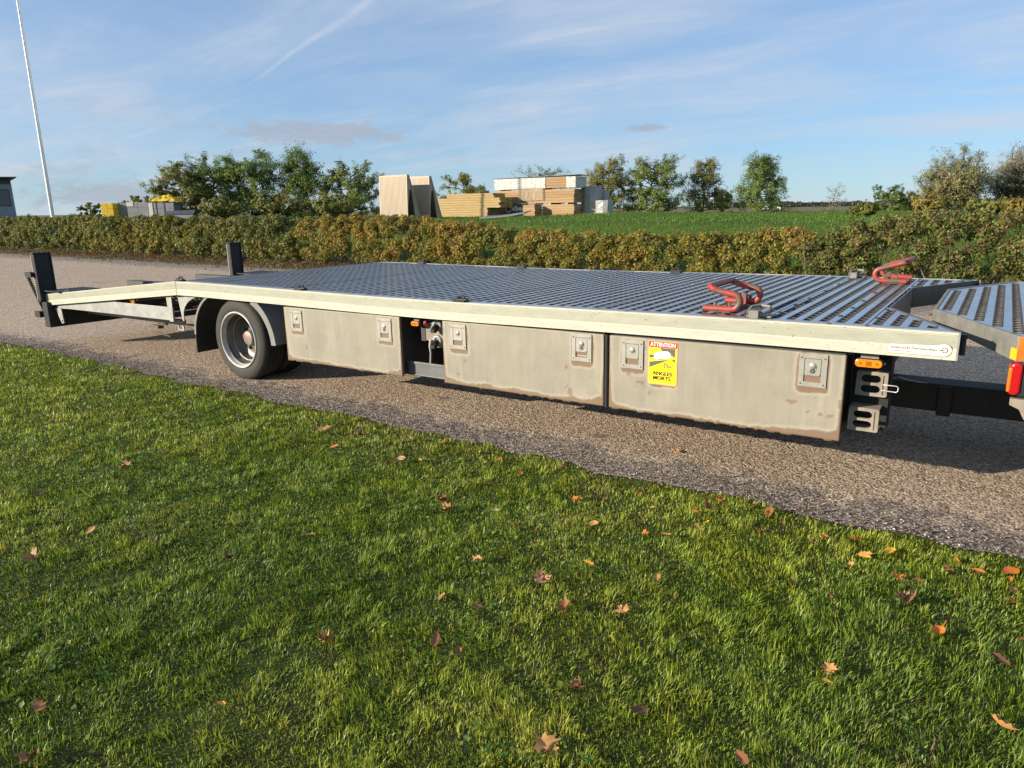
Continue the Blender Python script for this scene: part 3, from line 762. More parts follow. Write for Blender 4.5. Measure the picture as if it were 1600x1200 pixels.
# warning plate ANGLES MORTS
def warning_sign():
    x0, z0, w, h = -1.481, 0.457, 0.162, 0.233
    yb = YN + 0.030
    def pl(mb, pts, y, mi): mb.add([(x0 + p[0] * w, y, z0 + p[1] * h) for p in pts], [tuple(range(len(pts)))], mi)
    mb = MB(); mb.prism([(x0 + a, z0 + b) for a, b in rrect(0, w, 0, h, 0.012)], yb - 0.0022, yb - 0.0006, 'y', 0)
    pl(mb, [(0.05, 0.05), (0.94, 0.05), (0.94, 0.85), (0.05, 0.85)], yb - 0.0028, 1)
    top = rrect(0.002 / w, 1 - 0.002 / w, 0.855, 1 - 0.002 / h, 0.05)
    pl(mb, top, yb - 0.0028, 2)
    Y3 = yb - 0.0034
    for p in ([(0.40, 0.85), (0.92, 0.85), (0.92, 0.66), (0.68, 0.72), (0.50, 0.755)], [(0.05, 0.68), (0.26, 0.69), (0.26, 0.63), (0.05, 0.605)],
              [(0.05, 0.515), (0.52, 0.575), (0.74, 0.60), (0.05, 0.385)], [(0.80, 0.60), (0.92, 0.615), (0.92, 0.535)]): pl(mb, p, Y3, 3)
    Y4 = yb - 0.0040
    pl(mb, [(0.20, 0.60), (0.20, 0.69), (0.27, 0.745), (0.50, 0.775), (0.68, 0.785), (0.78, 0.73), (0.80, 0.665), (0.72, 0.63), (0.36, 0.575)], Y4, 4)
    pl(mb, [(0.74, 0.70), (0.785, 0.70), (0.78, 0.72), (0.745, 0.72)], yb - 0.0046, 3)
    pl(mb, [(0.36, 0.575), (0.60, 0.61), (0.60, 0.622), (0.34, 0.59)], yb - 0.0046, 3)
    # small triangles
    def tri(a, b, c, wd):
        for p, q in ((a, b), (b, c), (c, a)):
            d = Vector((q[0] - p[0], (q[1] - p[1]) * h / w)).normalized(); n_ = (-d.y * wd, d.x * wd * w / h)
            pl(mb, [(p[0] - n_[0], p[1] - n_[1]), (q[0] - n_[0], q[1] - n_[1]), (q[0] + n_[0], q[1] + n_[1]), (p[0] + n_[0], p[1] + n_[1])], Y4, 3)
    tri((0.565, 0.405), (0.565, 0.515), (0.80, 0.425), 0.011); pl(mb, [(0.60, 0.48), (0.63, 0.48), (0.71, 0.43), (0.68, 0.425)], Y4, 3)
    tri((0.14, 0.76), (0.15, 0.815), (0.28, 0.77), 0.006); tri((0.11, 0.55), (0.12, 0.59), (0.22, 0.56), 0.005)
    s = mb.build('warning_plate', [M['sign_edge'], M['sign_yellow'], M['sign_red'], M['sign_grey'], M['sign_white']], box3)
    tag(s, 'yellow and red warning plate reading ATTENTION ANGLES MORTS')
    for body, sz, x, z, mat, wd in (('ATTENTION', 0.029, 0.07, 0.885, 'sign_white', 0.86), ('ANGLES', 0.0290, 0.16, 0.225, 'ink', 0.68), ('MORTS', 0.0290, 0.19, 0.115, 'ink', 0.60)):
        me = text_mesh('lettering', body, sz, M[mat], 0.0007, wd * w)
        # text sits as further geometry of the plate
        link('lettering', me, box3, (x0 + x * w, yb - 0.0047, z0 + z * h))
warning_sign()

# maker's sticker on the rail near the front
def sticker():
    yb = YN + 0.0
    mb = MB(); pts = []
    for a in range(-100, 101, 10):
        pts.append((-0.145 + 0.028 * math.cos(R(a)), 0.764 + 0.026 * math.sin(R(a))))
    pts = [(-0.352, 0.737)] + pts + [(-0.175, 0.783), (-0.352, 0.776)]
    def flat(P, y, mi): mb.add([(p[0], y, p[1]) for p in P], [tuple(range(len(P)))], mi)
    ctr = (sum(p[0] for p in pts) / len(pts), sum(p[1] for p in pts) / len(pts))
    out = [(p[0] + (0.0012 if p[0] > ctr[0] else -0.0012), p[1] + (0.0012 if p[1] > ctr[1] else -0.0012)) for p in pts]
    flat(out, yb - 0.0038, 1); flat(pts, yb - 0.0044, 0)
    ring = []
    for a in range(-150, 151, 15): ring.append((R(a)))
    for a, b_ in zip(ring[:-1], ring[1:]):
        flat([(-0.142 + r * math.cos(q), 0.764 + r * math.sin(q)) for r, q in ((0.0085, a), (0.0122, a), (0.0122, b_), (0.0085, b_))], yb - 0.0050, 2)
    flat([(-0.164, 0.7625), (-0.150, 0.7605), (-0.142, 0.7638), (-0.150, 0.7668), (-0.164, 0.7658)], yb - 0.0052, 3)
    T(mb, 'maker_sticker', [M['sticker'], M['ink_blue'], M['ink_red'], M['ink_blue']])
    for body, sz, x, z, mat, wd in (('marsch', 0.0165, -0.342, 0.7585, 'ink_red', 0.072), ('Fahrzeugbau', 0.0145, -0.264, 0.7590, 'ink_blue', 0.094), ('Quality on wheels!', 0.0105, -0.342, 0.7450, 'ink_blue', 0.098)):
        me = text_mesh('lettering', body, sz, M[mat], 0.0003 if sz > 0.012 else 0.0, wd)
        link('lettering', me, trailer, (x - O[0], yb - 0.0051 - O[1], z))
sticker()

# side marker lamps
def marker(x, z, w, h, y, tilt=0.0):
    mb = MB(); mb.box(x - w * 0.33, x + w * 0.33, y + 0.012, y + 0.022, z + h * 0.2, ZD - 0.112); a = T(mb, 'lamp_bracket', M['galv2'])
    mb = MB(); mb.prism(rrect(x - w / 2 - 0.003, x + w / 2 + 0.003, z - h / 2 - 0.003, z + h / 2 + 0.003, h / 2), y + 0.004, y + 0.012, 'y'); mb.build('lamp_housing', M['black'], a)
    mb = MB(); mb.prism(rrect(x - w / 2, x + w / 2, z - h / 2, z + h / 2, h / 2 - 0.001), y - 0.008, y + 0.004, 'y'); l = mb.build('lamp_lens', M['amber'], a, bevel=0.003)
    mb = MB(); mb.box(x - w * 0.1, x + w * 0.1, y - 0.0095, y - 0.0085, z - h * 0.28, z + h * 0.28); 
    for s in (-1, 1): mb.lathe([(-0.0095, 0.006), (-0.0098, 0.0)], (x + s * w * 0.3, y, z), 'y', 8)
    mb.build('lamp_core', M['amber_dark'], a)
marker(-0.430, 0.668, 0.112, 0.036, YN + 0.055); marker(-3.151, 0.657, 0.068, 0.030, YN + 0.06); marker(-4.79, 0.672, 0.075, 0.036, YN + 0.05); marker(-6.65, 0.622, 0.062, 0.034, YN + 0.05)

# bay between box one and two: step bar, coupling plate, hose
mb = MB(); mb.box(-3.335, -2.90, YN + 0.10, YN + 0.112, 0.293, 0.388); mb.box(-3.335, -2.90, YN + 0.094, YN + 0.10, 0.293, 0.301); mb.box(-3.335, -2.90, YN + 0.094, YN + 0.10, 0.370, 0.388)
T(mb, 'step_bar', M['bar_shaded'], bevel=0.002)
mb = MB(); holed_plate([(-3.115, 0.66), (-2.93, 0.66), (-2.93, 0.50), (-3.06, 0.50), (-3.075, 0.535), (-3.115, 0.545)], [[(-3.005 + 0.02 * math.cos(R(a)), 0.565 + 0.02 * math.sin(R(a))) for a in range(0, 360, 30)]], YN + 0.115, YN + 0.119, mb)
pl = T(mb, 'coupling_plate', M['chock'])
for (cx, cz) in ((-3.008, 0.648), (-3.012, 0.545)):
    mb = MB(); mb.lathe([(0.114, 0.04), (0.104, 0.038), (0.104, 0.02), (0.108, 0.018), (0.108, 0.0)], (cx, YN, cz), 'y', 18); mb.build('coupling', M['galv'], pl)
    mb = MB(); mb.tube([(cx, YN + 0.104, cz - 0.005), (cx + 0.004, YN + 0.07, cz - 0.022)], 0.019, 10); mb.box(cx - 0.012, cx + 0.02, YN + 0.055, YN + 0.085, cz - 0.042, cz - 0.020); mb.build('coupling_cap', M['black'], pl)
mb = MB(); mb.tube([(-3.055, YN + 0.10, 0.55), (-3.058, YN + 0.09, 0.51), (-3.062, YN + 0.10, 0.46), (-3.078, YN + 0.11, 0.39)], [0.012, 0.010, 0.0075, 0.007], 8); mb.build('hose', M['cable'], pl)
mb = MB(); mb.tube([(-3.11, YN + 0.11, 0.664), (-3.085, YN + 0.085, 0.652)], 0.013, 8); mb.build('valve_knob', M['pink'], pl)
mb = MB(); mb.box(-3.15, -3.112, YN + 0.112, YN + 0.2, 0.535, 0.665); mb.build('valve_block', M['chassis'], pl)
mb = MB(); mb.box(-3.262, -2.896, YN + 0.42, YN + 0.43, 0.30, 0.72); T(mb, 'bay_shade_sheet', M['black'])  # black sheet standing in for the shaded interior behind the bay

# wheel chocks held at the front
def stadium(cx, cz, hx, hz): 
    return [(cx + (hx - hz) + hz * math.cos(R(a)), cz + hz * math.sin(R(a))) for a in range(-90, 91, 30)] + [(cx - (hx - hz) + hz * math.cos(R(a)), cz + hz * math.sin(R(a))) for a in range(90, 271, 30)]
def chock(x0, x1, z0, z1, y, tilt):
    mb = MB(); h = z1 - z0; w = x1 - x0; cz = (z0 + z1) / 2
    holed_plate(rrect(x0, x1, z0, z1, 0.008, 3), [stadium(x0 + w * 0.47, cz + h * 0.21, w * 0.31, h * 0.155), stadium(x0 + w * 0.47, cz - h * 0.21, w * 0.31, h * 0.155)], y, y + 0.012, mb)
    for (a, b_) in ((z0, z0 + 0.008), (z1 - 0.008, z1)): mb.box(x0, x1, y + 0.012, y + 0.16, a, b_)
    mb.box(x0, x0 + 0.01, y + 0.012, y + 0.16, z0 + 0.008, z1 - 0.008)
    mb.box(x0 + w * 0.82, x0 + w * 0.86, y - 0.005, y, z0 + 0.012, z1 - 0.012)
    mb.prism([(x0, z0 + 0.004), (x0 + 0.010, z0 + 0.004), (x0 + 0.012, z1 - 0.004), (x0 + 0.002, z1 - 0.004)], y - 0.014, y, 'y')
    return T(mb, 'wheel_chock_holder', M['chock'], bevel=0.0015)
chock(-0.487, -0.355, 0.497, 0.612, YN + 0.145, 0)
chock(-0.500, -0.372, 0.337, 0.448, YN + 0.10, 0)
mb = MB(); mb.box(-0.512, -0.350, YN + 0.19, YN + 0.30, 0.33, 0.70); T(mb, 'chock_mount', M['black'])
mb = MB(); yy = YN + 0.13; mb.tube([(-0.37, yy, 0.560), (-0.315, yy - 0.01, 0.562), (-0.308, yy - 0.01, 0.556), (-0.308, yy - 0.01, 0.540), (-0.315, yy - 0.01, 0.533), (-0.375, yy, 0.533)], 0.003, 6); T(mb, 'retaining_wire', M['wire'])

# chassis and running gear
mb = MB()
for y in (4.22, 5.06): mb.box(-8.15, -0.46, y, y + 0.08, 0.47, 0.70)
for x in np.arange(-8.0, -0.5, 0.62): mb.box(x, x + 0.06, YN + 0.06, YF - 0.06, 0.70 - 0.0 * x, 0.745) if x > -5.85 else mb.box(x, x + 0.06, YN + 0.06, YF - 0.06, 0.50, 0.545)
T(mb, 'chassis_frame', M['chassis'])
mb = MB(); mb.box(-0.47, 0.62, 4.585, 4.775, 0.205, 0.365); mb.box(-1.6, -0.47, 4.55, 4.81, 0.18, 0.46); mb.box(-0.20, -0.13, 4.55, 4.584, 0.19, 0.36)
T(mb, 'drawbar', M['black'], bevel=0.008)
mb = MB(); mb.tube([(-0.44, 4.56, 0.375), (-0.40, 4.52, 0.40), (-0.36, 4.54, 0.385), (-0.30, 4.55, 0.375), (-0.26, 4.57, 0.37)], 0.0025, 5); T(mb, 'safety_cable', M['wire'])
WX, WZ, WR = -5.108, 0.384, 0.338
mb = MB(); mb.tube([(WX, YN + 0.25, WZ), (WX, YF - 0.25, WZ)], 0.06, 12); T(mb, 'axle', M['chassis'])
def tyre_mb(y, s):
    """s=+1: outer face looks to -y"""
    mb = MB(); w = 0.215
    prof = [(0.012, 0.232), (0.004, 0.240), (0.000, 0.262), (0.000, 0.290), (0.006, 0.312), (0.018, 0.328), (0.030, WR - 0.003)]
    mb.lathe([(y + s * a, b) for a, b in prof], (WX, 0, WZ), 'y', 64, 0)
    tr = [(0.030, WR - 0.003)]
    x = 0.034
    for k in range(5):
        tr += [(x, WR), (x + 0.022, WR), (x + 0.024, WR - 0.009), (x + 0.031, WR - 0.009)]; x += 0.033
    tr += [(w - 0.030, WR - 0.003)]
    mb.lathe([(y + s * a, b) for a, b in tr], (WX, 0, WZ), 'y', 64, 1, smooth=False)
    mb.lathe([(y + s * (w - a), b) for a, b in prof[::-1]], (WX, 0, WZ), 'y', 64, 0)
    mb.lathe([(y + s * 0.001, 0.2905), (y - s * 0.0015, 0.292), (y + s * 0.001, 0.2935)], (WX, 0, WZ), 'y', 64, 0)
    return mb
def rim_mb(y, s):
    mb = MB()
    mb.lathe([(y + s * a, b) for a, b in ((0.012, 0.236), (-0.004, 0.234), (-0.007, 0.229), (-0.004, 0.222), (0.008, 0.216), (0.022, 0.212), (0.030, 0.205))], (WX, 0, WZ), 'y', 64, 0)
    mb.lathe([(y + s * a, b) for a, b in ((0.030, 0.205), (0.075, 0.200), (0.085, 0.186), (0.10, 0.180), (0.135, 0.178), (0.142, 0.172), (0.150, 0.120), (0.146, 0.0))], (WX, 0, WZ), 'y', 64, 1)
    mb.lathe([(y + s * a, b) for a, b in ((0.0845, 0.187), (0.083, 0.190), (0.086, 0.181))], (WX, 0, WZ), 'y', 64, 0)
    for k in range(8):
        w = R(45 * k + 12)
        mb.lathe([(y + s * 0.149, 0.017), (y + s * 0.138, 0.016), (y + s * 0.136, 0.0)], (WX + 0.105 * math.cos(w), 0, WZ + 0.105 * math.sin(w)), 'y', 8, 2)
    return mb
def wheel(side):
    s = 1 if side == 'near' else -1; y = YN + 0.060 if s > 0 else YF - 0.060
    w = T(tyre_mb(y, s), 'wheel', [M['rubber'], M['tread']])
    rim_mb(y, s).build('rim', [M['rim'], M['rim_in'], M['tread']], w)
    mb = MB(); mb.lathe([(y + s * a, b) for a, b in ((0.147, 0.070), (0.125, 0.068), (0.110, 0.064), (0.092, 0.060), (0.088, 0.052), (0.088, 0.0))], (WX, 0, WZ), 'y', 24, 0)
    mb.add([(WX - 0.045 + 0.012 * math.cos(R(a)), y + s * 0.0865, WZ + 0.016 + 0.02 * math.sin(R(a))) for a in range(0, 360, 40)], [tuple(range(9))], 1)
    mb.build('hub_cap', [M['hub'], M['hub_red']], w)
    w2 = T(tyre_mb(y + s * 0.245, s), 'wheel', [M['rubber'], M['tread']])
for sd in ('near', 'far'): wheel(sd)
def fender(near):
    y0, y1 = (YN + 0.03, YN + 0.53) if near else (YF - 0.53, YF - 0.03)
    for (a0, a1, nm, lw) in ((100, 176, 'mudguard', 0.018), (3, 66, 'mudguard', 0.052)):
        mb = MB(); vs = []; fs = []; K = 18
        cx = WX - (0.17 if a0 > 90 else -0.10)
        for k in range(K + 1):
            a = R(a0 + (a1 - a0) * k / K)
            for (r_, y_) in ((0.390 - lw * 0.5, y0 if near else y1), (0.390 - lw * 0.5, y0 + 0.008 if near else y1 - 0.008), (0.385, y0 + 0.012 if near else y1 - 0.012), (0.385, y1 if near else y0), (0.392, y1 if near else y0), (0.392 + lw * 0.5, y0 if near else y1)): vs.append((cx + r_ * math.cos(a), y_, WZ - 0.02 + r_ * math.sin(a)))
        for k in range(K):
            for j in range(6): fs.append((k * 6 + j, k * 6 + (j + 1) % 6, (k + 1) * 6 + (j + 1) % 6, (k + 1) * 6 + j))
        fs += [tuple(range(6)), tuple(range(K * 6, K * 6 + 6))]
        lip = [f for i, f in enumerate(fs[:-2]) if i % 6 in (0, 4, 5)]; rest = [f for i, f in enumerate(fs[:-2]) if i % 6 not in (0, 4, 5)] + fs[-2:]
        mb.add(vs, rest, 0, False); mb.add(vs, lip, 1, False); T(mb, nm, [M['black'], M['fender']])  # inner faces painted black for the shade inside the guard; lip stays grey
    mb = MB(); xm = WX - 0.17 - 0.392
    mb.prism([(xm - 0.012, 0.23), (xm - 0.004, 0.23), (xm + 0.004, 0.45), (xm - 0.004, 0.45)], y0 + 0.005, y1, 'y'); T(mb, 'mud_flap', M['black'])
fender(True); fender(False)

# tail frame: tapered galvanised web, post, gusset
for near in (True, False):
    ya, yb = (YN + 0.040, YN + 0.052) if near else (YF - 0.052, YF - 0.040)
    mb = MB(); mb.prism([(-8.27, 0.500), (-8.22, 0.468), (-7.88, 0.478), (-5.99, 0.486), (-5.985, 0.605), (-7.05, 0.602), (-7.42, 0.575)], ya, yb, 'y'); T(mb, 'tail_web', M['galv'], bevel=0.002)
    mb = MB(); mb.prism([(-6.045, 0.478), (-5.987, 0.478), (-5.975, 0.722), (-6.06, 0.712)], ya - 0.006 if near else yb, ya if near else yb + 0.006, 'y'); T(mb, 'tail_post', M['galv'])
    g = [(-5.905, 0.725), (-5.865, 0.492), (-5.845, 0.492)] + [(-5.52 - 0.325 * math.cos(R(a)), 0.53 + 0.19 * math.sin(R(a))) for a in range(0, 82, 9)] + [(-5.60, 0.728)]
    mb = MB(); mb.prism(g, ya + 0.01, ya + 0.018, 'y'); T(mb, 'wheel_arch_gusset', M['galv'])
    yi = YN + 0.35 if near else YF - 0.43
    mb = MB(); mb.box(-8.35, -6.42, yi, yi + 0.06, 0.375, 0.42); T(mb, 'tail_rail', M['chock'])
    mb = MB(); holed_plate(rect(-6.42, -6.32, 0.33, 0.42), [rect(-6.40, -6.345, 0.345, 0.395)], yi - 0.03, yi - 0.02, mb); T(mb, 'tail_bracket', M['galv'])
mb = MB(); mb.box(-8.28, -8.20, YN + 0.02, YF - 0.02, 0.275, 0.50); T(mb, 'cross_beam', M['black'], bevel=0.004)
mb = MB(); mb.box(-6.30, -5.62, YN + 0.32, YN + 0.36, 0.385, 0.395); T(mb, 'brake_cross_rod', M['galv2'])
mb = MB(); mb.tube([(-7.05, YN + 0.40, 0.31), (-6.9, YN + 0.41, 0.34), (-6.80, YN + 0.39, 0.345), (-6.70, YN + 0.38, 0.36)], 0.012, 6); mb.box(-6.98, -6.86, YN + 0.37, YN + 0.43, 0.30, 0.335); mb.tube([(-6.95, YN + 0.4, 0.255), (-6.74, YN + 0.42, 0.225)], 0.008, 6)
T(mb, 'brake_linkage', M['rust'])
mb = MB(); holed_plate([(-8.205, 0.475), (-8.07, 0.480), (-8.055, 0.325), (-8.10, 0.315)], [rect(-8.095, -8.07, 0.33, 0.355)], YN + 0.03, YN + 0.04, mb); T(mb, 'support_bracket', M['galv'])
# folded-up ramp boards at the tail
def ramp_board(yc, sgn):
    b = empty('ramp_board'); b.parent = trailer; b.location = LOC
    mb = MB(); mb.box(-8.345, -8.300, yc - 0.085, yc + 0.085, 0.54, 1.035); mb.box(-8.36, -8.29, yc - 0.088, yc + 0.088, 1.035, 1.052)
    mb.box(-8.30, -8.285, yc - 0.085, yc - 0.072, 0.56, 1.03); mb.box(-8.30, -8.285, yc + 0.072, yc + 0.085, 0.56, 1.03)
    mb.build('board', M['black'], b, bevel=0.003)
    mb = MB(); mb.box(-8.36, -8.346, yc - 0.086, yc + 0.086, 0.56, 1.03); mb.build('board_back', M['galv2'], b)
    mb = MB(); mb.box(-8.32, -8.21, yc - 0.07, yc + 0.10, 0.275, 0.54); mb.build('foot', M['black'], b, bevel=0.004)
    mb = MB(); mb.box(-8.30, -7.93, yc - 0.05, yc + 0.36, 0.648, 0.660); o = mb.build('folded_flap', M['black'], b); 
    # coil spring with rod
    mb = MB(); ys = yc - 0.10 * sgn; pts = []
    for k in range(0, 200):
        tt = k / 199; a = tt * 9 * 2 * math.pi
        pts.append((-8.46 + 0.016 * math.cos(a) + 0.03 * tt, ys + 0.016 * math.sin(a) + 0.04 * sgn * tt, 0.80 - 0.20 * tt))
    mb.tube(pts, 0.0055, 5); mb.build('coil_spring', M['black'], b)
    mb = MB(); mb.tube([(-8.43, ys + 0.04 * sgn, 0.60), (-8.40, ys + 0.075 * sgn, 0.44)], 0.016, 8); mb.tube([(-8.46, ys, 0.85), (-8.43, ys + 0.04 * sgn, 0.59)], 0.006, 6)
    mb.box(-8.48, -8.34, ys - 0.02, ys + 0.05, 0.80, 0.85); mb.build('spring_rod', M['black'], b)
    mb = MB(); mb.tube([(-8.50, ys + 0.015, 0.825), (-8.478, ys + 0.015, 0.825)], 0.02, 8); mb.build('spring_bolt', M['galv'], b)
    mb = MB(); mb.box(-8.46, -8.34, ys + 0.02 * sgn - 0.02, ys + 0.07 * sgn + 0.02, 0.375, 0.435); mb.build('lamp_mount', M['black'], b)
    mb = MB(); mb.box(-8.48, -8.46, ys + 0.0, ys + 0.04, 0.385, 0.425); mb.build('end_lamp', M['orange_lens'], b, bevel=0.004)
    mb = MB(); mb.tube([(-8.37, yc - 0.03, 0.53), (-8.34, yc - 0.02, 0.45), (-8.36, yc - 0.03, 0.36), (-8.33, yc - 0.02, 0.28)], 0.013, 8); mb.build('hydraulic_hose', M['galv2'], b)
    return b
ramp_board(3.458, 1); ramp_board(5.765, -1)
# the trailer's number strip of cream flap seen under the tail
mb = MB(); mb.box(-8.345, -8.33, 3.46, 3.53, 0.46, 0.545); T(mb, 'reflector_plate', M['chock'])

# ------------------------------------------------------------------ red wheel stops resting on the deck
def to_world(p):
    q = np.array(p, float); return (q[0] * ct - q[2] * st, q[1], q[0] * st + q[2] * ct)
def smooth_path(pts, n=4):
    P = [Vector(p) for p in pts]; out = []
    for i in range(len(P) - 1):
        p0, p1, p2, p3 = P[max(i - 1, 0)], P[i], P[i + 1], P[min(i + 2, len(P) - 1)]
        for k in range(n):
            t = k / n; out.append(0.5 * ((2 * p1) + (p2 - p0) * t + (2 * p0 - 5 * p1 + 4 * p2 - p3) * t * t + (3 * p1 - p0 - 3 * p2 + p3) * t ** 3))
    out.append(P[-1]); return out
def wheel_stop(x, y, wid, flip, label):
    base = to_world((x, y, ZD + 0.004 + sag(x)))
    b = empty('wheel_stop', base, (0, -TILT, 0 if not flip else math.pi)); tag(b, label, 'wheel stop')
    if not flip: side = [(-0.165, 0, 0.018), (-0.10, 0, 0.018), (-0.02, 0, 0.018), (0.005, 0, 0.024), (0.024, 0, 0.055), (0.010, 0, 0.088), (-0.03, 0, 0.098), (-0.09, 0, 0.110), (-0.125, 0, 0.124)]
    else: side = [(-0.165, 0, 0.018), (-0.10, 0, 0.018), (-0.02, 0, 0.018), (0.010, 0, 0.024), (0.030, 0, 0.055), (0.018, 0, 0.088), (-0.03, 0, 0.108), (-0.10, 0, 0.130), (-0.15, 0, 0.148)]
    path = [(p[0], p[1] - wid / 2, p[2]) for p in side] + [(side[-1][0] - 0.008, -wid / 2 + 0.03, side[-1][2] + 0.006), (side[-1][0] - 0.008, wid / 2 - 0.03, side[-1][2] + 0.006)] + [(p[0], p[1] + wid / 2, p[2]) for p in side[::-1]]
    mb = MB(); mb.tube(smooth_path(path, 4), 0.0168, 10); mb.build('bent_tube', M['red'], b)
    for s in (-1, 1):
        mb = MB(); mb.box(-0.115, -0.02, s * wid / 2 - 0.010, s * wid / 2 + 0.010, 0.0, 0.012)
        for xx in (-0.11, -0.09, -0.055, -0.035): mb.box(xx, xx + 0.014, s * wid / 2 - 0.008, s * wid / 2 + 0.008, 0.024, 0.052 if xx in (-0.11, -0.035) else 0.040)
        mb.build('locking_lug', M['rust'] if s < 0 else M['red'], b, bevel=0.002)
    mb = MB(); mb.box(-0.06, -0.035, wid / 2 - 0.06, wid / 2 - 0.03, 0.0, 0.075); mb.box(-0.062, -0.033, -wid / 2 + 0.02, wid / 2 - 0.02, 0.0, 0.012); mb.build('lever', M['red'], b)
    return b
wheel_stop(-1.078, 3.775, 0.36, False, 'worn red tubular wheel stop on the near edge of the deck')
wheel_stop(-0.665, 5.60, 0.34, True, 'worn red tubular wheel stop on the far edge of the deck by the notch')

# ------------------------------------------------------------------ lorry tail at the right edge
lorry = empty('car_transporter_lorry', (1.6, 4.68, 0))
tag(lorry, 'rear corner of a car transporter lorry with perforated deck at the right edge', 'lorry')
OL = (-1.6, -4.68, 0)
def LT(mb, name, mats, bevel=0.0): return mb.build(name, mats, lorry, OL, bevel=bevel)
YC = (YN + YF) / 2
def lorry_hi(x): return YC + (0.51 + (1.235 - 0.51) * min(max((x + 0.255) / 0.35, 0), 1))
LZ = 0.838
cols = 6
dm = deck_mesh('deck_panel', -0.235, 6, lambda x: 2 * YC - lorry_hi(x) + 0.022, lambda x: lorry_hi(x) - 0.022, 3.46, pitch=0.0735, hole=0.0182)
link('deck_panel', dm, lorry, (OL[0], OL[1], LZ))
dm2 = deck_mesh('deck_panel', 0.21, 12, lambda x: YC - 1.215, lambda x: YC + 1.215, 3.46, pitch=0.0735, hole=0.0182)
for k in range(4): link('deck_panel', dm2, lorry, (OL[0] + k * 12 * 0.0735 + 0.003 * k, OL[1], LZ))
sk = MB()
out = [(-0.255, YC - 0.51), (0.095, YC - 1.235), (3.76, YC - 1.235), (3.76, YC + 1.235), (0.095, YC + 1.235), (-0.255, YC + 0.51)]
inn = [(-0.237, YC - 0.50), (0.108, YC - 1.215), (3.74, YC - 1.215), (3.74, YC + 1.215), (0.108, YC + 1.215), (-0.237, YC + 0.50)]
zb_ = [0.777, 0.738, 0.738, 0.738, 0.738, 0.777]
n = 6; vs = [(p[0], p[1], LZ + 0.004) for p in out] + [(p[0], p[1], LZ + 0.004) for p in inn] + [(p[0], p[1], zb_[i]) for i, p in enumerate(out)] + [(p[0], p[1], zb_[i]) for i, p in enumerate(inn)]
fs = []
for i in range(n):
    j = (i + 1) % n; fs += [(i, j, n + j, n + i), (i, 2 * n + i, 2 * n + j, j), (2 * n + i, 3 * n + i, 3 * n + j, 2 * n + j), (n + i, n + j, 3 * n + j, 3 * n + i)]
sk.add(vs, fs); LT(sk, 'deck_skirt', M['galv2'], bevel=0.003)
mb = MB(); mb.box(0.10, 0.62, YC - 1.2405, YC - 1.237, 0.745, 0.838); LT(mb, 'marking_sheet', M['orange_reflect'])
mb = MB(); mb.prism([(0.077, YC - 1.204), (0.096, YC - 1.2405), (0.0985, YC - 1.2405), (0.079, YC - 1.2025)], 0.745, 0.790, 'z'); LT(mb, 'marking_sheet', M['yellow_reflect'])
# tail lamp, its carrier, side guard and chassis
mb = MB(); mb.prism(rrect(0.112, 0.20, 0.592, 0.738, 0.020), YC - 1.228, YC - 1.13, 'y'); tl = LT(mb, 'tail_lamp', M['black'], bevel=0.006)
mb = MB(); mb.prism(rrect(0.086, 0.127, 0.600, 0.733, 0.018), YC - 1.238, YC - 1.135, 'y'); mb.build('red_lens', M['red_lens'], tl, bevel=0.008)
mb = MB(); mb.prism(rrect(0.081, 0.094, 0.612, 0.712, 0.006), YC - 1.241, YC - 1.14, 'y'); mb.build('amber_lens', M['orange_lens'], tl, bevel=0.004)
mb = MB(); mb.box(0.13, 0.9, YC - 1.20, YC - 1.12, 0.598, 0.70); LT(mb, 'side_guard', M['galv2'], bevel=0.004)
mb = MB(); mb.prism([(0.100, 0.583), (0.9, 0.583), (0.9, 0.47), (0.155, 0.50), (0.135, 0.54), (0.100, 0.555)], YC - 1.225, YC - 1.19, 'y'); LT(mb, 'side_plate', M['chock'], bevel=0.003)
mb = MB()
for y in (YC - 0.45, YC + 0.37): mb.box(0.5, 3.7, y, y + 0.08, 0.45, 0.72)
for x in (0.55, 1.1, 1.7, 2.3, 2.9, 3.5): mb.box(x, x + 0.06, YC - 1.1, YC + 1.1, 0.66, 0.735)
mb.box(0.45, 0.62, YC - 0.37, YC + 0.37, 0.22, 0.66); mb.box(0.75, 1.2, YC - 1.15, YC - 0.65, 0.30, 0.66)
LT(mb, 'chassis_frame', M['chassis'])
for y, s in ((YN + 0.06, 1), (YF - 0.06, -1)):
    a = tyre_mb(y, s); w = a.build('wheel', [M['rubber'], M['tread']], lorry, (OL[0] + 2.0 - WX, OL[1], 0.338 - WZ))
    rim_mb(y, s).build('rim', [M['rim'], M['rim_in'], M['tread']], w)

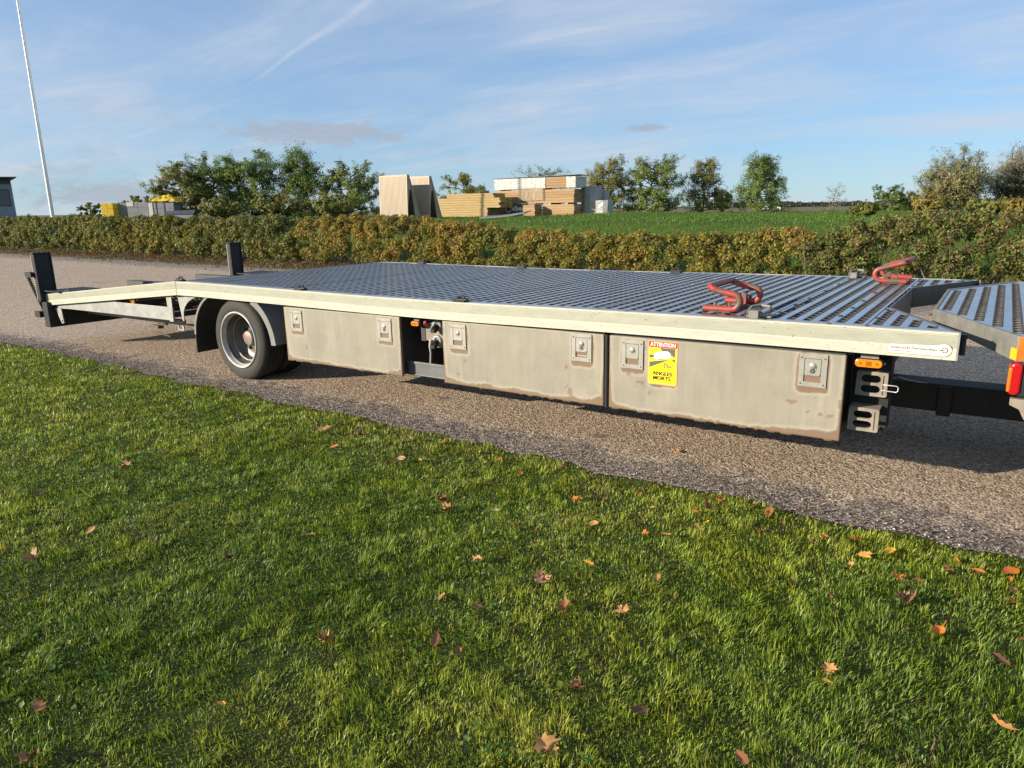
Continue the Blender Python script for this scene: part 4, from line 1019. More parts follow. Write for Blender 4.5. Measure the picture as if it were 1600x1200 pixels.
# ------------------------------------------------------------------ vegetation builders
def leaf_quads(P, N, size, tint, aspect=0.55, curl=0.25, seed=0, tri=False):
    """folded rhombic leaves at P with normals N; returns mesh arrays"""
    g = np.random.default_rng(seed); n = len(P)
    N = N / np.maximum(np.linalg.norm(N, axis=1, keepdims=True), 1e-9)
    a = g.normal(size=(n, 3)); a -= (a * N).sum(1, keepdims=True) * N; a /= np.maximum(np.linalg.norm(a, axis=1, keepdims=True), 1e-9)
    b = np.cross(N, a); s = np.broadcast_to(np.asarray(size, float).reshape(-1, 1), (n, 1))
    v0 = P - a * s * 0.5; v2 = P + a * s * 0.5 - N * s * curl * 0.5
    v1 = P + b * s * 0.5 * aspect + N * s * curl * 0.3; v3 = P - b * s * 0.5 * aspect + N * s * curl * 0.3
    if tri:
        V = np.stack([v0 + b * s * 0.28 * aspect, v2, v3 - a * s * 0.1], 1).reshape(-1, 3)
        return V, np.arange(3 * n), np.full(n, 3), np.repeat(tint, 3, 0)
    V = np.stack([v0, v1, v2, v3], 1).reshape(-1, 3)
    F = (np.arange(n)[:, None] * 4 + np.array([[0, 1, 2, 0, 2, 3]])).reshape(-1)
    return V, F, np.full(2 * n, 3), np.repeat(tint, 4, 0)
def leaf_object(name, P, N, size, tint, parent=None, mat='leaf', seed=0, aspect=0.55, loc=(0, 0, 0), tri=False):
    V, F, S, Tn = leaf_quads(P, N, size, tint, aspect, 0.25, seed, tri)
    me = raw_mesh(name, V, F, S, Tn); me.materials.append(M[mat]); return link(name, me, parent, loc)
def tints(n, palette, weights, var=0.25, seed=0, key=None):
    """per-leaf colours from a palette of base colours; key (0..1) steers towards later entries"""
    g = np.random.default_rng(seed); pal = np.array(palette)
    w = np.array(weights, float); w /= w.sum()
    if key is None: u = g.random(n)
    else: u = np.clip(0.55 * key + 0.45 * g.random(n), 0, 0.999)
    i = np.searchsorted(np.cumsum(w), u); i = np.minimum(i, len(pal) - 1)
    return np.clip(pal[i] * (1 + var * g.normal(size=(n, 1))) * (1 + 0.06 * g.normal(size=(n, 3))), 0.004, 0.8)
def unit(g, n):
    v = g.normal(size=(n, 3)); return v / np.linalg.norm(v, axis=1, keepdims=True)

def hedge(x0, x1, y0, depth, hgt, palette, weights, seed, label, dens=1.0, twig=0.0, leaf=0.045, base=0.0, fuzzy=1.0):
    """a hedge: clumps of leaves over a bumpy volume, woody stems below"""
    g = np.random.default_rng(seed); Lx = x1 - x0
    root = empty('hedge', ((x0 + x1) / 2, y0 + depth / 2, 0)); tag(root, label, 'hedge')
    ox, oy = (x0 + x1) / 2, y0 + depth / 2
    nc = int(Lx * 62)
    cx = g.uniform(x0, x1, nc); t = g.uniform(0, 1, nc)
    h = hgt(cx)
    # clump centres on a rounded cross-section (front, top and a little of the back)
    a = np.radians(g.uniform(-8, 150, nc)); ff = 0.86 + 0.12 * g.random(nc)
    cy = oy - np.cos(a) * depth * 0.5 * ff; cz = 0.16 + (h - 0.16 - 0.1) * (np.sign(np.sin(a)) * np.abs(np.sin(a)) ** 0.6) * ff
    front = g.random(nc) < 0.55; cz = np.where(front, g.uniform(0.08, 0.93, nc) * h, cz); cy = np.where(front, oy - depth * 0.5 * (0.80 + 0.14 * g.random(nc)) * (1 - 0.35 * (cz / h) ** 4), cy)
    cy += 0.35 * (fbm(cx * 0.8, cz * 1.5, seed + 4, 3) - 0.5)
    ends = sstep(0, 0.7, cx - x0) * sstep(0, 0.7, x1 - cx); cz *= 0.75 + 0.25 * ends
    r = g.uniform(0.07, 0.19, nc) * fuzzy; per = (g.uniform(150, 230, nc) * dens * (r / 0.17) ** 1.5).astype(int)
    ci = np.repeat(np.arange(nc), per); n = len(ci)
    u = unit(g, n); u[:, 2] = np.where(g.random(n) < 0.7, np.abs(u[:, 2]), u[:, 2]); u[:, 1] = np.where(g.random(n) < 0.6, -np.abs(u[:, 1]), u[:, 1])
    rr = r[ci] * (0.45 + 0.62 * g.random(n) ** 0.5)
    P = np.stack([cx[ci], cy[ci], cz[ci]], 1) + u * rr[:, None]
    P[:, 2] = np.maximum(P[:, 2], 0.04)
    N = u + 0.9 * g.normal(size=(n, 3)) * 0.55
    key = np.clip((fbm(P[:, 0] * 1.5, P[:, 2] * 2.4, seed + 9, 3) - 0.28) * 1.5 + 0.3 * (P[:, 2] / 1.0 - 0.5), 0, 1)
    tn = tints(n, palette, weights, 0.28, seed, key)
    leaf_object('foliage', P - np.array([ox, oy, 0]), N, g.uniform(0.7, 1.35, n) * leaf * 1.12, tn, root, seed=seed, aspect=0.95, tri=True)
    # dense inner twigs and stems
    mb = MB()
    for k in range(int(Lx * (7 + 16 * twig))):
        x = g.uniform(x0, x1); y = oy + g.uniform(-0.42, 0.3) * depth; hh = float(hgt(np.array([x]))[0]) * g.uniform(0.55, 1.0)
        p = [(x - ox, y - oy, -0.02)]
        for q in range(3): p.append((p[-1][0] + g.normal() * 0.10, p[-1][1] + g.normal() * 0.09 - 0.02, p[-1][2] + hh / 3))
        mb.tube(p, [0.012, 0.009, 0.006, 0.003], 4, cap=False)
        for q in range(3 + int(5 * twig)):
            b0 = Vector(p[1 + q % 2]); e = b0 + Vector((g.normal() * 0.25, g.normal() * 0.2 - 0.1, g.uniform(0.0, 0.3)))
            mb.tube([b0, e], [0.005, 0.002], 3, cap=False)
    mb.build('stems', M['bark'] if twig < 0.5 else M['twig'], root)
    return root
M['twig'] = material('dry_twigs', (0.20, 0.145, 0.10), 0.9, 0, (0.13, 0.09, 0.06), 10)

GOLD = [(0.128, 0.155, 0.035), (0.209, 0.203, 0.041), (0.29, 0.223, 0.043), (0.344, 0.216, 0.043), (0.351, 0.263, 0.041)]
OLIVE = [(0.106, 0.131, 0.035), (0.163, 0.175, 0.043), (0.225, 0.213, 0.05), (0.25, 0.169, 0.045), (0.2, 0.112, 0.05)]
GREEN = [(0.072, 0.117, 0.029), (0.124, 0.176, 0.036), (0.182, 0.215, 0.047), (0.247, 0.221, 0.058)]
BROWN = [(0.144, 0.108, 0.043), (0.204, 0.138, 0.06), (0.252, 0.168, 0.078), (0.156, 0.168, 0.048)]
HX = [-60, -30, -23.4, -20.6, -13.2, -11.1, -8.4, -7.6, -6.15, -4.2, -3.0, -2.2, -0.95, 0.15, 9]
HZ = [1.27, 1.28, 1.31, 1.28, 1.25, 1.16, 0.97, 0.86, 0.85, 0.87, 0.95, 1.08, 1.24, 1.28, 1.3]
def hh(a, b=0.0): return lambda x: np.interp(np.asarray(x, float), HX, HZ) + 0.6 * b * (fbm(np.asarray(x) * 0.9, np.asarray(x) * 0 + 2, 77, 3) - 0.5)
hedge(-60, -36.2, 13.2, 1.9, hh(1.22, 0.2), OLIVE, (2, 3, 3, 2, 1), 101, 'olive green clipped hedge at the far left below the grey building', 0.42, 0.1, 0.08)
hedge(-36.4, -27.2, 13.2, 1.9, hh(1.30, 0.25), OLIVE, (2, 4, 3, 1, 1), 102, 'olive hedge below the white flagpole on the left', 0.75, 0.2, 0.06)
hedge(-27.4, -20.6, 12.9, 2.0, hh(1.22, 0.35), [GOLD[1], GOLD[2], OLIVE[1], OLIVE[0], OLIVE[3]], (2, 2, 3, 2, 1), 103, 'rounded yellow-brown hedge in front of the yellow and grey pallets', 0.85, 0.4, 0.055)
hedge(-20.8, -15.9, 12.7, 2.0, hh(1.24, 0.35), OLIVE, (3, 4, 3, 2, 1), 104, 'straggly green-brown hedge with bare stems behind the trailer tail', 0.95, 0.8, 0.052)
hedge(-16.2, -8.8, 12.8, 2.0, hh(1.24, 0.30), GOLD + [(0.31, 0.165, 0.035)], (2.8, 3.0, 2.6, 2.2, 1.2, 1.0), 105, 'bushy golden brown hedge in front of the tan hutches and timber', 1.15, 0.3, 0.046)
hedge(-9.1, -2.4, 12.8, 2.1, hh(1.26, 0.28), GOLD + [(0.33, 0.185, 0.035)], (2.6, 3.0, 2.8, 2.2, 1.2, 1.0), 106, 'golden yellow hedge behind the deck below the grassy mound', 1.25, 0.2, 0.044)
hedge(-2.7, 1.0, 12.6, 2.4, hh(1.42, 0.30), [BROWN[0], GREEN[1], BROWN[1], GREEN[2], BROWN[2]], (2, 2.5, 2, 2, 1.2), 107, 'twiggy brown and green shrub hedge behind the red far wheel stop', 1.35, 1.0, 0.044)
hedge(0.7, 9.0, 12.6, 2.3, hh(1.40, 0.25), [GREEN[1], BROWN[1], GREEN[2], OLIVE[3], GOLD[2]], (2, 2, 2, 2, 1), 108, 'mixed green hedge at the far right behind the lorry deck', 0.95, 0.7, 0.05)

def tree(u, d, top_v, width_px, palette, weights, label, seed, name='tree', cat='tree', leaves=5200, leaf=0.10, form='round', base_z=None, trunk=0.09, bare=0.0, limbs=16, droop=0.0, group=None):
    """tapered trunk and limbs, twigs carrying leaf sprays; size from the picture's angular size at distance d"""
    g = np.random.default_rng(seed); x, y = spot(u, d); z0 = float(terrain(x, y)) - 0.03
    hz_v = 327 - 0.01257 * (u - 800)
    H = CAM[2] + (hz_v - top_v) / 1141.0 * d * 1.0 - z0
    Wd = width_px / 1141.0 * d
    root = empty(name, (x, y, z0)); tag(root, label, cat, group)
    mb = MB(); sprays = []
    th = H * (0.86 if form != 'bush' else 0.35)
    pts = [Vector((0, 0, -0.05))]
    for k in range(6): pts.append(Vector((g.normal() * 0.03 * H, g.normal() * 0.03 * H, th * (k + 1) / 6)))
    if form != 'multi':
        mb.tube(pts, [trunk * (1 - 0.85 * k / 6) for k in range(7)], 7, cap=False)
    nl = int(limbs * 1.6); leaves = int(leaves * (2.9 if leaf > 0.09 else 1.9)); leaf = leaf * (0.80 if leaf > 0.09 else 1)
    for i in range(nl):
        f = (i + 0.5) / nl
        if form == 'round': zf = 0.05 + 0.88 * f; prof = (1 - (max(zf - 0.35, 0) / 0.68) ** 2) ** 0.5 if zf < 1.0 else 0.1
        elif form == 'cone': zf = 0.05 + 0.90 * f; prof = (1.02 - zf) ** 0.78
        elif form == 'multi': zf = 0.02 + 0.1 * g.random(); prof = 1.0
        else: zf = 0.05 + 0.25 * f; prof = 1.0
        az = i * 2.399 + g.uniform(-0.5, 0.5); dirv = Vector((math.cos(az), math.sin(az), 0))
        s0 = pts[min(int(zf * th / th * 6), 5)].lerp(pts[min(int(zf * 6) + 1, 6)], zf * 6 % 1) if form != 'multi' else Vector((g.normal() * 0.12, g.normal() * 0.12, 0))
        if form in ('round', 'cone'):
            ln = Wd * 0.5 * prof * g.uniform(0.75, 1.12); e = s0 + dirv * ln + Vector((0, 0, ln * g.uniform(-0.15, 0.6) * min(1.0, 0.25 + zf * 1.5) * (0.6 if form == 'cone' else 1) - droop * ln))
            e.z = min(e.z, H * g.uniform(0.9, 1.0))
        else:
            rad = math.sqrt(g.random()) * Wd * 0.46; hz_ = H * (1 - 0.62 * (rad / (Wd * 0.5)) ** 2) * g.uniform(0.55 if i % 2 else 0.85, 1.0)
            e = Vector((math.cos(az) * rad, math.sin(az) * rad, hz_))
        mid = s0.lerp(e, 0.5) + Vector((g.normal(), g.normal(), g.normal())) * 0.05 * H * 0.5
        r0 = trunk * (0.42 if form != 'multi' else 0.32)
        mb.tube([s0, mid, e], [r0, r0 * 0.55, r0 * 0.15], 5, cap=False)
        for k in range(9):
            t = g.uniform(0.25, 1.0); b0 = s0.lerp(mid, t * 2) if t < 0.5 else mid.lerp(e, t * 2 - 1)
            dv = (e - s0).normalized() * 0.6 + Vector((g.normal(), g.normal(), g.normal() * 0.8 + 0.35 - droop)) * 0.55
            ln = H * g.uniform(0.08, 0.19); tip = b0 + dv.normalized() * ln
            mb.tube([b0, tip], [r0 * 0.22, r0 * 0.05], 3, cap=False); sprays.append((b0, tip))
            for q in range(2):
                d2 = (dv.normalized() + Vector((g.normal(), g.normal(), g.normal())) * 0.6).normalized(); t2 = b0.lerp(tip, g.uniform(0.3, 0.9)); tp2 = t2 + d2 * ln * 0.6
                mb.tube([t2, tp2], [r0 * 0.1, r0 * 0.03], 3, cap=False); sprays.append((t2, tp2))
    mb.build('trunk', M['bark'], root)
    A = np.array([s[0] for s in sprays]); B = np.array([s[1] for s in sprays])
    keep = g.random(len(A)) > bare; A, B = A[keep], B[keep]
    if len(A):
        i = g.integers(0, len(A), leaves); t = g.random(leaves) ** 0.7
        P = A[i] + (B[i] - A[i]) * t[:, None] + g.normal(size=(leaves, 3)) * H * 0.018
        P[:, 2] = np.clip(P[:, 2], 0.08, H * 1.03)
        ctr = np.array([0, 0, H * 0.5]); N = 1.6 * (P - ctr) / H + 0.6 * unit(g, leaves) + np.array([-0.15, -0.2, 0.35])
        key = np.clip(0.5 + 1.1 * (fbm(P[:, 0] * 1.1 + 5, P[:, 2] * 1.1 + P[:, 1], seed, 3) - 0.5), 0, 1)
        leaf_object('crown', P, N, g.uniform(0.6, 1.3, leaves) * leaf, tints(leaves, palette, weights, 0.25, seed, key), root, seed=seed, aspect=0.95, tri=True)
    return root
DK = [(0.081, 0.138, 0.035), (0.138, 0.206, 0.045), (0.206, 0.269, 0.062), (0.288, 0.312, 0.088)]
OL_ = [(0.126, 0.156, 0.041), (0.21, 0.222, 0.055), (0.282, 0.258, 0.072), (0.36, 0.282, 0.09)]
PALE = [(0.16, 0.15, 0.075), (0.25, 0.225, 0.125), (0.33, 0.30, 0.19), (0.20, 0.17, 0.06)]
tree(285, 45, 258, 95, OL_, (2, 3, 2, 1), 'olive tree at the left end of the dark tree group', 201, leaves=8000, leaf=0.12, form='round', limbs=20)
tree(335, 47, 246, 90, DK, (2, 3, 2, 1), 'dark green tree, second from the left in the tree group', 202, leaves=8500, leaf=0.12, form='round', limbs=20)
tree(395, 46, 236, 100, DK, (2, 3, 3, 1), 'tall dark green tree in the middle of the tree group', 203, leaves=9000, leaf=0.12, form='round', limbs=22)
tree(475, 46, 230, 105, DK, (2, 3, 3, 1), 'tallest dark green tree with a pointed top left of the tan hutches', 204, leaves=8500, leaf=0.12, form='cone', limbs=22)
tree(548, 46, 258, 105, [DK[1], DK[2], OL_[2], OL_[3]], (2, 3, 2, 2), 'light green spreading tree directly behind the left tan hutch', 205, leaves=7000, leaf=0.12, form='round', limbs=20)
tree(430, 42, 300, 110, OL_, (2, 3, 2, 1), 'low olive shrub under the dark tree group', 206, 'shrub', 'shrub', 6000, 0.10, 'bush', limbs=18, trunk=0.05)
tree(520, 42, 296, 90, OL_, (2, 3, 2, 1), 'low olive shrub left of the tan hutches', 207, 'shrub', 'shrub', 5000, 0.10, 'bush', limbs=18, trunk=0.05)
tree(345, 42, 306, 90, OL_, (1, 3, 2, 2), 'low olive shrub right of the yellow tarpaulin', 208, 'shrub', 'shrub', 4500, 0.10, 'bush', limbs=18, trunk=0.05)
tree(142, 60, 319, 46, OL_, (3, 3, 1, 1), 'small dark tree left of the yellow pallet', 209, leaves=2500, leaf=0.12, form='round', limbs=12, trunk=0.06)
tree(190, 62, 316, 44, OL_, (3, 3, 1, 1), 'small dark tree behind the grey pallets', 210, leaves=2500, leaf=0.12, form='round', limbs=12, trunk=0.06)
tree(225, 60, 308, 50, OL_, (2, 3, 2, 1), 'small olive tree behind the yellow tarpaulin', 211, leaves=3000, leaf=0.12, form='round', limbs=12, trunk=0.06)
tree(725, 62, 276, 95, OL_, (2, 3, 2, 2), 'thin olive tree rising behind the pale yellow lumber', 212, leaves=5200, leaf=0.12, form='round', limbs=18, bare=0.2)
tree(845, 62, 264, 100, OL_, (2, 3, 2, 2), 'thin tree top showing above the wrapped timber pack', 213, leaves=2200, leaf=0.12, form='round', limbs=16, bare=0.45)
tree(948, 46, 250, 72, OL_, (1, 3, 3, 1), 'olive brown tree directly right of the timber stack', 214, leaves=8000, leaf=0.10, form='round', limbs=20)
tree(1020, 46, 247, 92, [DK[1], DK[2], OL_[1], OL_[2]], (2, 3, 3, 1), 'rounded mid green tree right of the timber stack', 215, leaves=9500, leaf=0.10, form='round', limbs=24)
tree(1096, 47, 244, 70, OL_, (2, 3, 3, 2), 'sparse yellow-green tree with thin bare top twigs', 216, leaves=5200, leaf=0.10, form='cone', limbs=22, bare=0.25)
tree(1186, 45, 237, 92, [DK[0], DK[1], DK[2], OL_[2]], (2, 3, 2, 1), 'dark cone-shaped tree standing right of the other trees', 217, leaves=8500, leaf=0.10, form='cone', limbs=26)
tree(1128, 49, 292, 40, OL_, (2, 3, 2, 2), 'small shrub between the sparse tree and the cone-shaped tree', 218, 'shrub', 'shrub', 2500, 0.10, 'bush', limbs=12, trunk=0.04, bare=0.2)
tree(1302, 70, 288, 38, PALE, (2, 3, 1, 2), 'nearly bare thin sapling in the open field', 219, leaves=260, leaf=0.12, form='round', limbs=12, trunk=0.05, bare=0.5)
tree(1385, 80, 291, 52, DK, (2, 3, 2, 1), 'small distant dark tree left of the round grey-green bush', 220, leaves=3500, leaf=0.16, form='round', limbs=14)
tree(1420, 80, 296, 40, OL_, (2, 3, 2, 1), 'small distant olive tree touching the round grey-green bush', 221, leaves=2800, leaf=0.16, form='round', limbs=12)
tree(1488, 31, 232, 118, [PALE[0], OL_[1], PALE[1], PALE[2], OL_[2]], (2, 3, 2, 1, 2), 'big round grey-green bush with many upright stems on the right', 222, 'shrub', 'shrub', 17000, 0.062, 'multi', limbs=70, trunk=0.07)
tree(1580, 32, 230, 90, [PALE[1], PALE[2], PALE[0], OL_[2]], (3, 3, 2, 1), 'pale silvery upright bush at the right edge', 223, 'shrub', 'shrub', 13000, 0.058, 'multi', limbs=56, trunk=0.07, bare=0.15)
tree(1450, 27, 296, 70, [OL_[1], GOLD[2], OL_[2], GOLD[3]], (2, 2, 2, 2), 'orange-tinged shrub at the foot of the round bush', 224, 'shrub', 'shrub', 5200, 0.055, 'bush', limbs=24, trunk=0.04)
tree(1548, 26, 303, 120, [OL_[1], GREEN[2], OL_[2], GOLD[2]], (2, 2, 2, 1), 'low green shrub below the pale silvery bush', 225, 'shrub', 'shrub', 7000, 0.055, 'bush', limbs=28, trunk=0.04)
tree(1585, 23, 309, 40, [(0.26, 0.20, 0.015), GOLD[3], OL_[2], (0.3, 0.22, 0.02)], (2, 2, 1, 2), 'bright yellow shrub at the right edge behind the hedge', 226, 'shrub', 'shrub', 2200, 0.055, 'bush', limbs=14, trunk=0.03)
tree(1352, 24, 314, 60, [OL_[1], GOLD[1], GREEN[2], GOLD[2]], (2, 2, 2, 1), 'small yellow-green shrub rising above the hedge in front of the field', 227, 'shrub', 'shrub', 3200, 0.055, 'bush', limbs=20, trunk=0.03)
tree(1640, 30, 240, 80, [PALE[1], OL_[2], PALE[0], OL_[1]], (3, 3, 2, 1), 'pale bush beyond the right edge of the view', 228, 'shrub', 'shrub', 4000, 0.06, 'multi', limbs=30, trunk=0.07)

def woodland():
    g = np.random.default_rng(55); n = 9000
    u = g.uniform(1090, 1700, n); d = g.uniform(480, 520, n)
    f = Vector((AX_F.x, AX_F.y)).normalized()
    px = np.empty((n, 3))
    for i in range(n):
        x, y = spot(u[i], d[i]); px[i] = (x, y, 0)
    h = 3.6 + 2.4 * fbm((u - 1000) * 0.05, u * 0, 61, 3)
    px[:, 2] = -1.5 + g.random(n) ** 0.7 * h
    px[:, 2] += float(terrain(0, 500.0))
    o = leaf_object('woodland', px, unit(g, n) + np.array([0, -0.6, 0.3]), g.uniform(0.9, 2.0, n), tints(n, [(0.035, 0.045, 0.03), (0.05, 0.058, 0.035), (0.07, 0.065, 0.04)], (2, 2, 1), 0.2, 5), seed=8)
    tag(o, 'dark strip of distant woodland along the horizon', 'woodland', kind='stuff')
woodland()

# ------------------------------------------------------------------ flagpole, building, car
fx, fy = spot(80.5, 34)
fp = empty('flagpole', (fx, fy, float(terrain(fx, fy)))); tag(fp, 'tall thin white flagpole at the left behind the hedge', 'flagpole')
M['white'] = material('white_gloss', (0.78, 0.78, 0.76), 0.35, 0, (0.68, 0.68, 0.66), 4)
mb = MB(); mb.tube([(0, 0, -0.1), (0, 0, 4), (0, 0, 8), (0, 0, 13.5)], [0.085, 0.075, 0.06, 0.035], 14); mb.build('pole', M['white'], fp)
mb = MB(); mb.tube([(0, 0, 0.45), (0, 0, 0.75)], 0.11, 12); mb.build('collar', M['galv'], fp)
mb = MB(); mb.box(0.08, 0.14, -0.03, 0.03, 0.95, 1.2); mb.build('cleat', M['galv'], fp)
mb = MB(); mb.tube([(0.10, 0.0, 1.1), (0.08, 0.0, 13.2)], 0.006, 4); mb.build('halyard', M['white'], fp)

bx, by = spot(24, 72)
M['cladding'] = material('blue_grey_cladding', (0.26, 0.30, 0.35), 0.5, 0.2, (0.21, 0.245, 0.29), 2, 4, stretch=(1, 1, 10))
M['roof'] = material('dark_roof_sheet', (0.06, 0.07, 0.08), 0.5)
M['glass'] = material('dark_window_glass', (0.012, 0.014, 0.018), 0.08, spec=0.8)
bl = empty('office_building', (bx, by, 0.1), (0, 0, R(72))); tag(bl, 'blue-grey flat-roofed building with an overhanging roof at the left edge', 'building')
mb = MB(); mb.box(-14, 0, 0, 8, -0.3, 4.15)
for k in range(14): mb.box(-14.02, 0.02, -0.03, 0.0, 0.02 + k * 0.3, 0.27 + k * 0.3)
mb.build('wall', M['cladding'], bl)
mb = MB(); mb.prism([(-15, 4.45), (0.45, 4.75), (0.45, 4.84), (-15, 4.62)], -1.2, 9, 'y'); mb.prism([(-14, 4.15), (0.0, 4.15), (0.0, 4.73), (-14, 4.46)], 0.0, 8, 'y'); mb.build('roof', M['roof'], bl)
for x0 in (-1.55, -4.4, -7.2, -10.0):
    mb = MB(); mb.box(x0 - 0.5, x0 + 1.3, -0.06, 0.02, 2.1, 3.7); w = mb.build('window', M['roof'], bl)
    mb = MB(); mb.box(x0 - 0.42, x0 + 1.22, -0.075, -0.061, 2.18, 3.62); mb.build('pane', M['glass'], w)
    mb = MB(); mb.box(x0 - 0.5, x0 + 1.3, -0.06, 0.02, 0.2, 1.1); w = mb.build('window', M['roof'], bl)
    mb = MB(); mb.box(x0 - 0.42, x0 + 1.22, -0.075, -0.061, 0.26, 1.04); mb.build('pane', M['glass'], w)

cx_, cy_ = spot(1206, 165)
car = empty('parked_car', (cx_, cy_, float(terrain(cx_, cy_))), (0, 0, R(12))); tag(car, 'small distant white car parked beside the cone-shaped tree', 'car')
M['car_white'] = material('car_white', (0.75, 0.75, 0.74), 0.25, coat=0.5)
mb = MB(); mb.prism([(-2.0, 0.28), (2.0, 0.28), (2.05, 0.65), (1.6, 0.85), (0.95, 0.92), (0.45, 1.38), (-1.0, 1.42), (-1.75, 0.98), (-2.05, 0.9)], -0.82, 0.82, 'y'); mb.build('body', M['car_white'], car, bevel=0.06)
mb = MB(); mb.prism([(0.80, 0.95), (0.42, 1.32), (-0.95, 1.35), (-1.5, 0.98)], -0.835, 0.835, 'y'); mb.build('window', M['glass'], car)
for x in (-1.3, 1.3):
    for y in (-0.84, 0.66):
        mb = MB(); mb.lathe([(0, 0.0), (0, 0.2), (0, 0.31), (0.18, 0.31), (0.18, 0.0)], (x, y, 0.31), 'y', 16); mb.build('wheel', M['tread'], car)

# ------------------------------------------------------------------ tan hutches
M['tan'] = material('tan_ribbed_plastic', (0.40, 0.315, 0.225), 0.55, 0, (0.36, 0.285, 0.20), 3, 4, stretch=(1, 1, 0.3))
M['tan_shade'] = material('hutch_inside_shade', (0.09, 0.075, 0.06), 0.8)  # tan darkened to put the inside shade into the colour
def hutch(xr, yf, z0, label):
    """A-shaped shell: upright ribbed front, sloping back, open dark ends"""
    W, H, Dp = 1.78, 2.12, 1.02
    b = empty('hutch', (xr, yf, z0)); tag(b, label, 'hutch', None)
    mb = MB(); mb.prism([(0, 0), (0.06, 0), (0.13, H - 0.02), (0.07, H)], -W, 0, 'x')
    for k in range(22):
        x = -W + 0.05 + k * (W - 0.10) / 22
        mb.prism([(-0.012, 0.06), (0.004, 0.06), (0.074, H - 0.08), (0.058, H - 0.08)], x, x + 0.045, 'x')
    mb.build('upright_panel', M['tan'], b, bevel=0.006)
    mb = MB(); mb.prism([(Dp, 0), (Dp - 0.07, 0), (0.16, H - 0.03), (0.22, H)], -W, 0, 'x'); mb.build('sloping_panel', M['tan'], b, bevel=0.006)
    mb = MB(); mb.prism([(0.07, H - 0.0), (0.22, H - 0.0), (0.235, H - 0.10), (0.11, H - 0.10)], -W - 0.005, 0.005, 'x'); mb.build('ridge', M['tan'], b, bevel=0.01)
    for xx in (-W + 0.02, -0.06):
        mb = MB(); mb.prism([(0.061, 0.0), (0.36, 0.0), (0.30, 1.35), (0.22, 1.55), (0.16, 1.35), (0.14, 0.6)][:0] or [(0.125, H - 0.10), (0.075, 0.55), (0.22, 1.40), (0.30, 1.52), (0.40, 1.30), (0.60, 0.0), (Dp - 0.072, 0.0), (0.20, H - 0.11)], xx, xx + 0.04, 'x'); mb.build('end_frame', M['tan'], b)
    mb = MB(); mb.prism([(0.10, 0.03), (Dp - 0.12, 0.03), (0.24, 1.7), (0.17, 1.7)], -W * 0.55, -W * 0.52, 'x'); mb.build('inner_shade_sheet', M['tan_shade'], b)  # dark sheet standing in for the shade inside the hollow shell
    return b
hx, hy = spot(636.5, 34); hutch(hx, hy, 0.83, 'tan ribbed A-shaped hutch, the left one of the two')
hx2, hy2 = spot(671, 34.95); hutch(hx2, hy2, 0.80, 'tan ribbed A-shaped hutch, the right one half hidden behind the other')

# ------------------------------------------------------------------ timber
M['wood_y'] = material('pale_yellow_timber', (0.36, 0.255, 0.10), 0.7, 0, (0.28, 0.19, 0.07), 4, 6, stretch=(0.4, 3, 6))
M['wood_o'] = material('orange_brown_timber', (0.32, 0.195, 0.09), 0.7, 0, (0.26, 0.15, 0.065), 4, 6, stretch=(0.4, 3, 6))
M['wood_o2'] = material('light_brown_timber', (0.37, 0.235, 0.115), 0.7, 0, (0.30, 0.18, 0.08), 4, 6, stretch=(0.4, 3, 6))
M['wood_pale'] = material('pale_spacer_wood', (0.60, 0.52, 0.38), 0.7)
M['film'] = material('white_stretch_film', (0.56, 0.58, 0.58), 0.2, 0, (0.30, 0.235, 0.15), 5, 8, (0.40, 0.66), (1, 1, 3.0), bump=0.35, bump_scale=16, coat=0.4)
M['film2'] = material('clear_stretch_film', (0.47, 0.39, 0.28), 0.2, 0, (0.36, 0.25, 0.14), 7, 7, (0.42, 0.6), (2.5, 1, 0.6), bump=0.4, bump_scale=14, coat=0.5)
M['grey_wrap'] = material('grey_wrap', (0.36, 0.36, 0.35), 0.4, 0, (0.26, 0.26, 0.25), 5, 6, bump=0.2, bump_scale=10)
M['banner'] = material('dark_banner', (0.07, 0.08, 0.085), 0.45, 0, (0.10, 0.11, 0.11), 8)
def timber_pack(x0, x1, yf, depth, z0, layers, th, label, mats, seed, jag=0.05, gap=0.006, across=3, name='timber_pack'):
    g = np.random.default_rng(seed); b = empty(name, ((x0 + x1) / 2, yf + depth / 2, z0)); tag(b, label, 'timber', None)
    cx, cyy = (x0 + x1) / 2, yf + depth / 2
    bmd = {}
    for k in range(layers):
        w = depth / across
        for j in range(across):
            a = x0 + g.uniform(-jag, jag) * 0.6; c = x1 + g.uniform(-jag, jag) * 0.6; dy = g.uniform(-0.008, 0.008)
            mb = MB(); mb.box(a - cx, c - cx, yf + j * w + 0.004 + dy - cyy, yf + (j + 1) * w - 0.004 + dy - cyy, k * th + gap * 0.5, (k + 1) * th - gap * 0.5)
            mb.build('plank', mats[int(g.integers(0, len(mats)))], b, bevel=0.006)
    return b
def spacers(xs, yf, depth, z, label, h=0.075):
    for k_, x in enumerate(sorted(xs)):
        mb = MB(); mb.box(-0.05, 0.05, -depth / 2, depth / 2, 0, h); mb.box(-0.045, 0.045, -depth / 2 - 0.01, -depth / 2, 0.005, h - 0.005)
        o = mb.build('timber_spacer', M['wood_pale'], None, (x, yf + depth / 2, z)); tag(o, label + ', ' + ['leftmost of its row', 'second from the left', 'third from the left', 'rightmost of its row'][k_ if k_ < len(xs) - 1 else 3], 'spacer', 'pale spacer blocks between the timber packs')
TY = 33.75; TX1 = -19.0; TX0 = -24.0
zt = 0.97
timber_pack(TX0 + 0.1, TX1 - 3.45 + 0.75, TY + 0.02, 1.1, zt, 5, 0.118, 'lowest brown timber pack on the left behind the dark banner', [M['wood_o'], M['wood_o2']], 1)
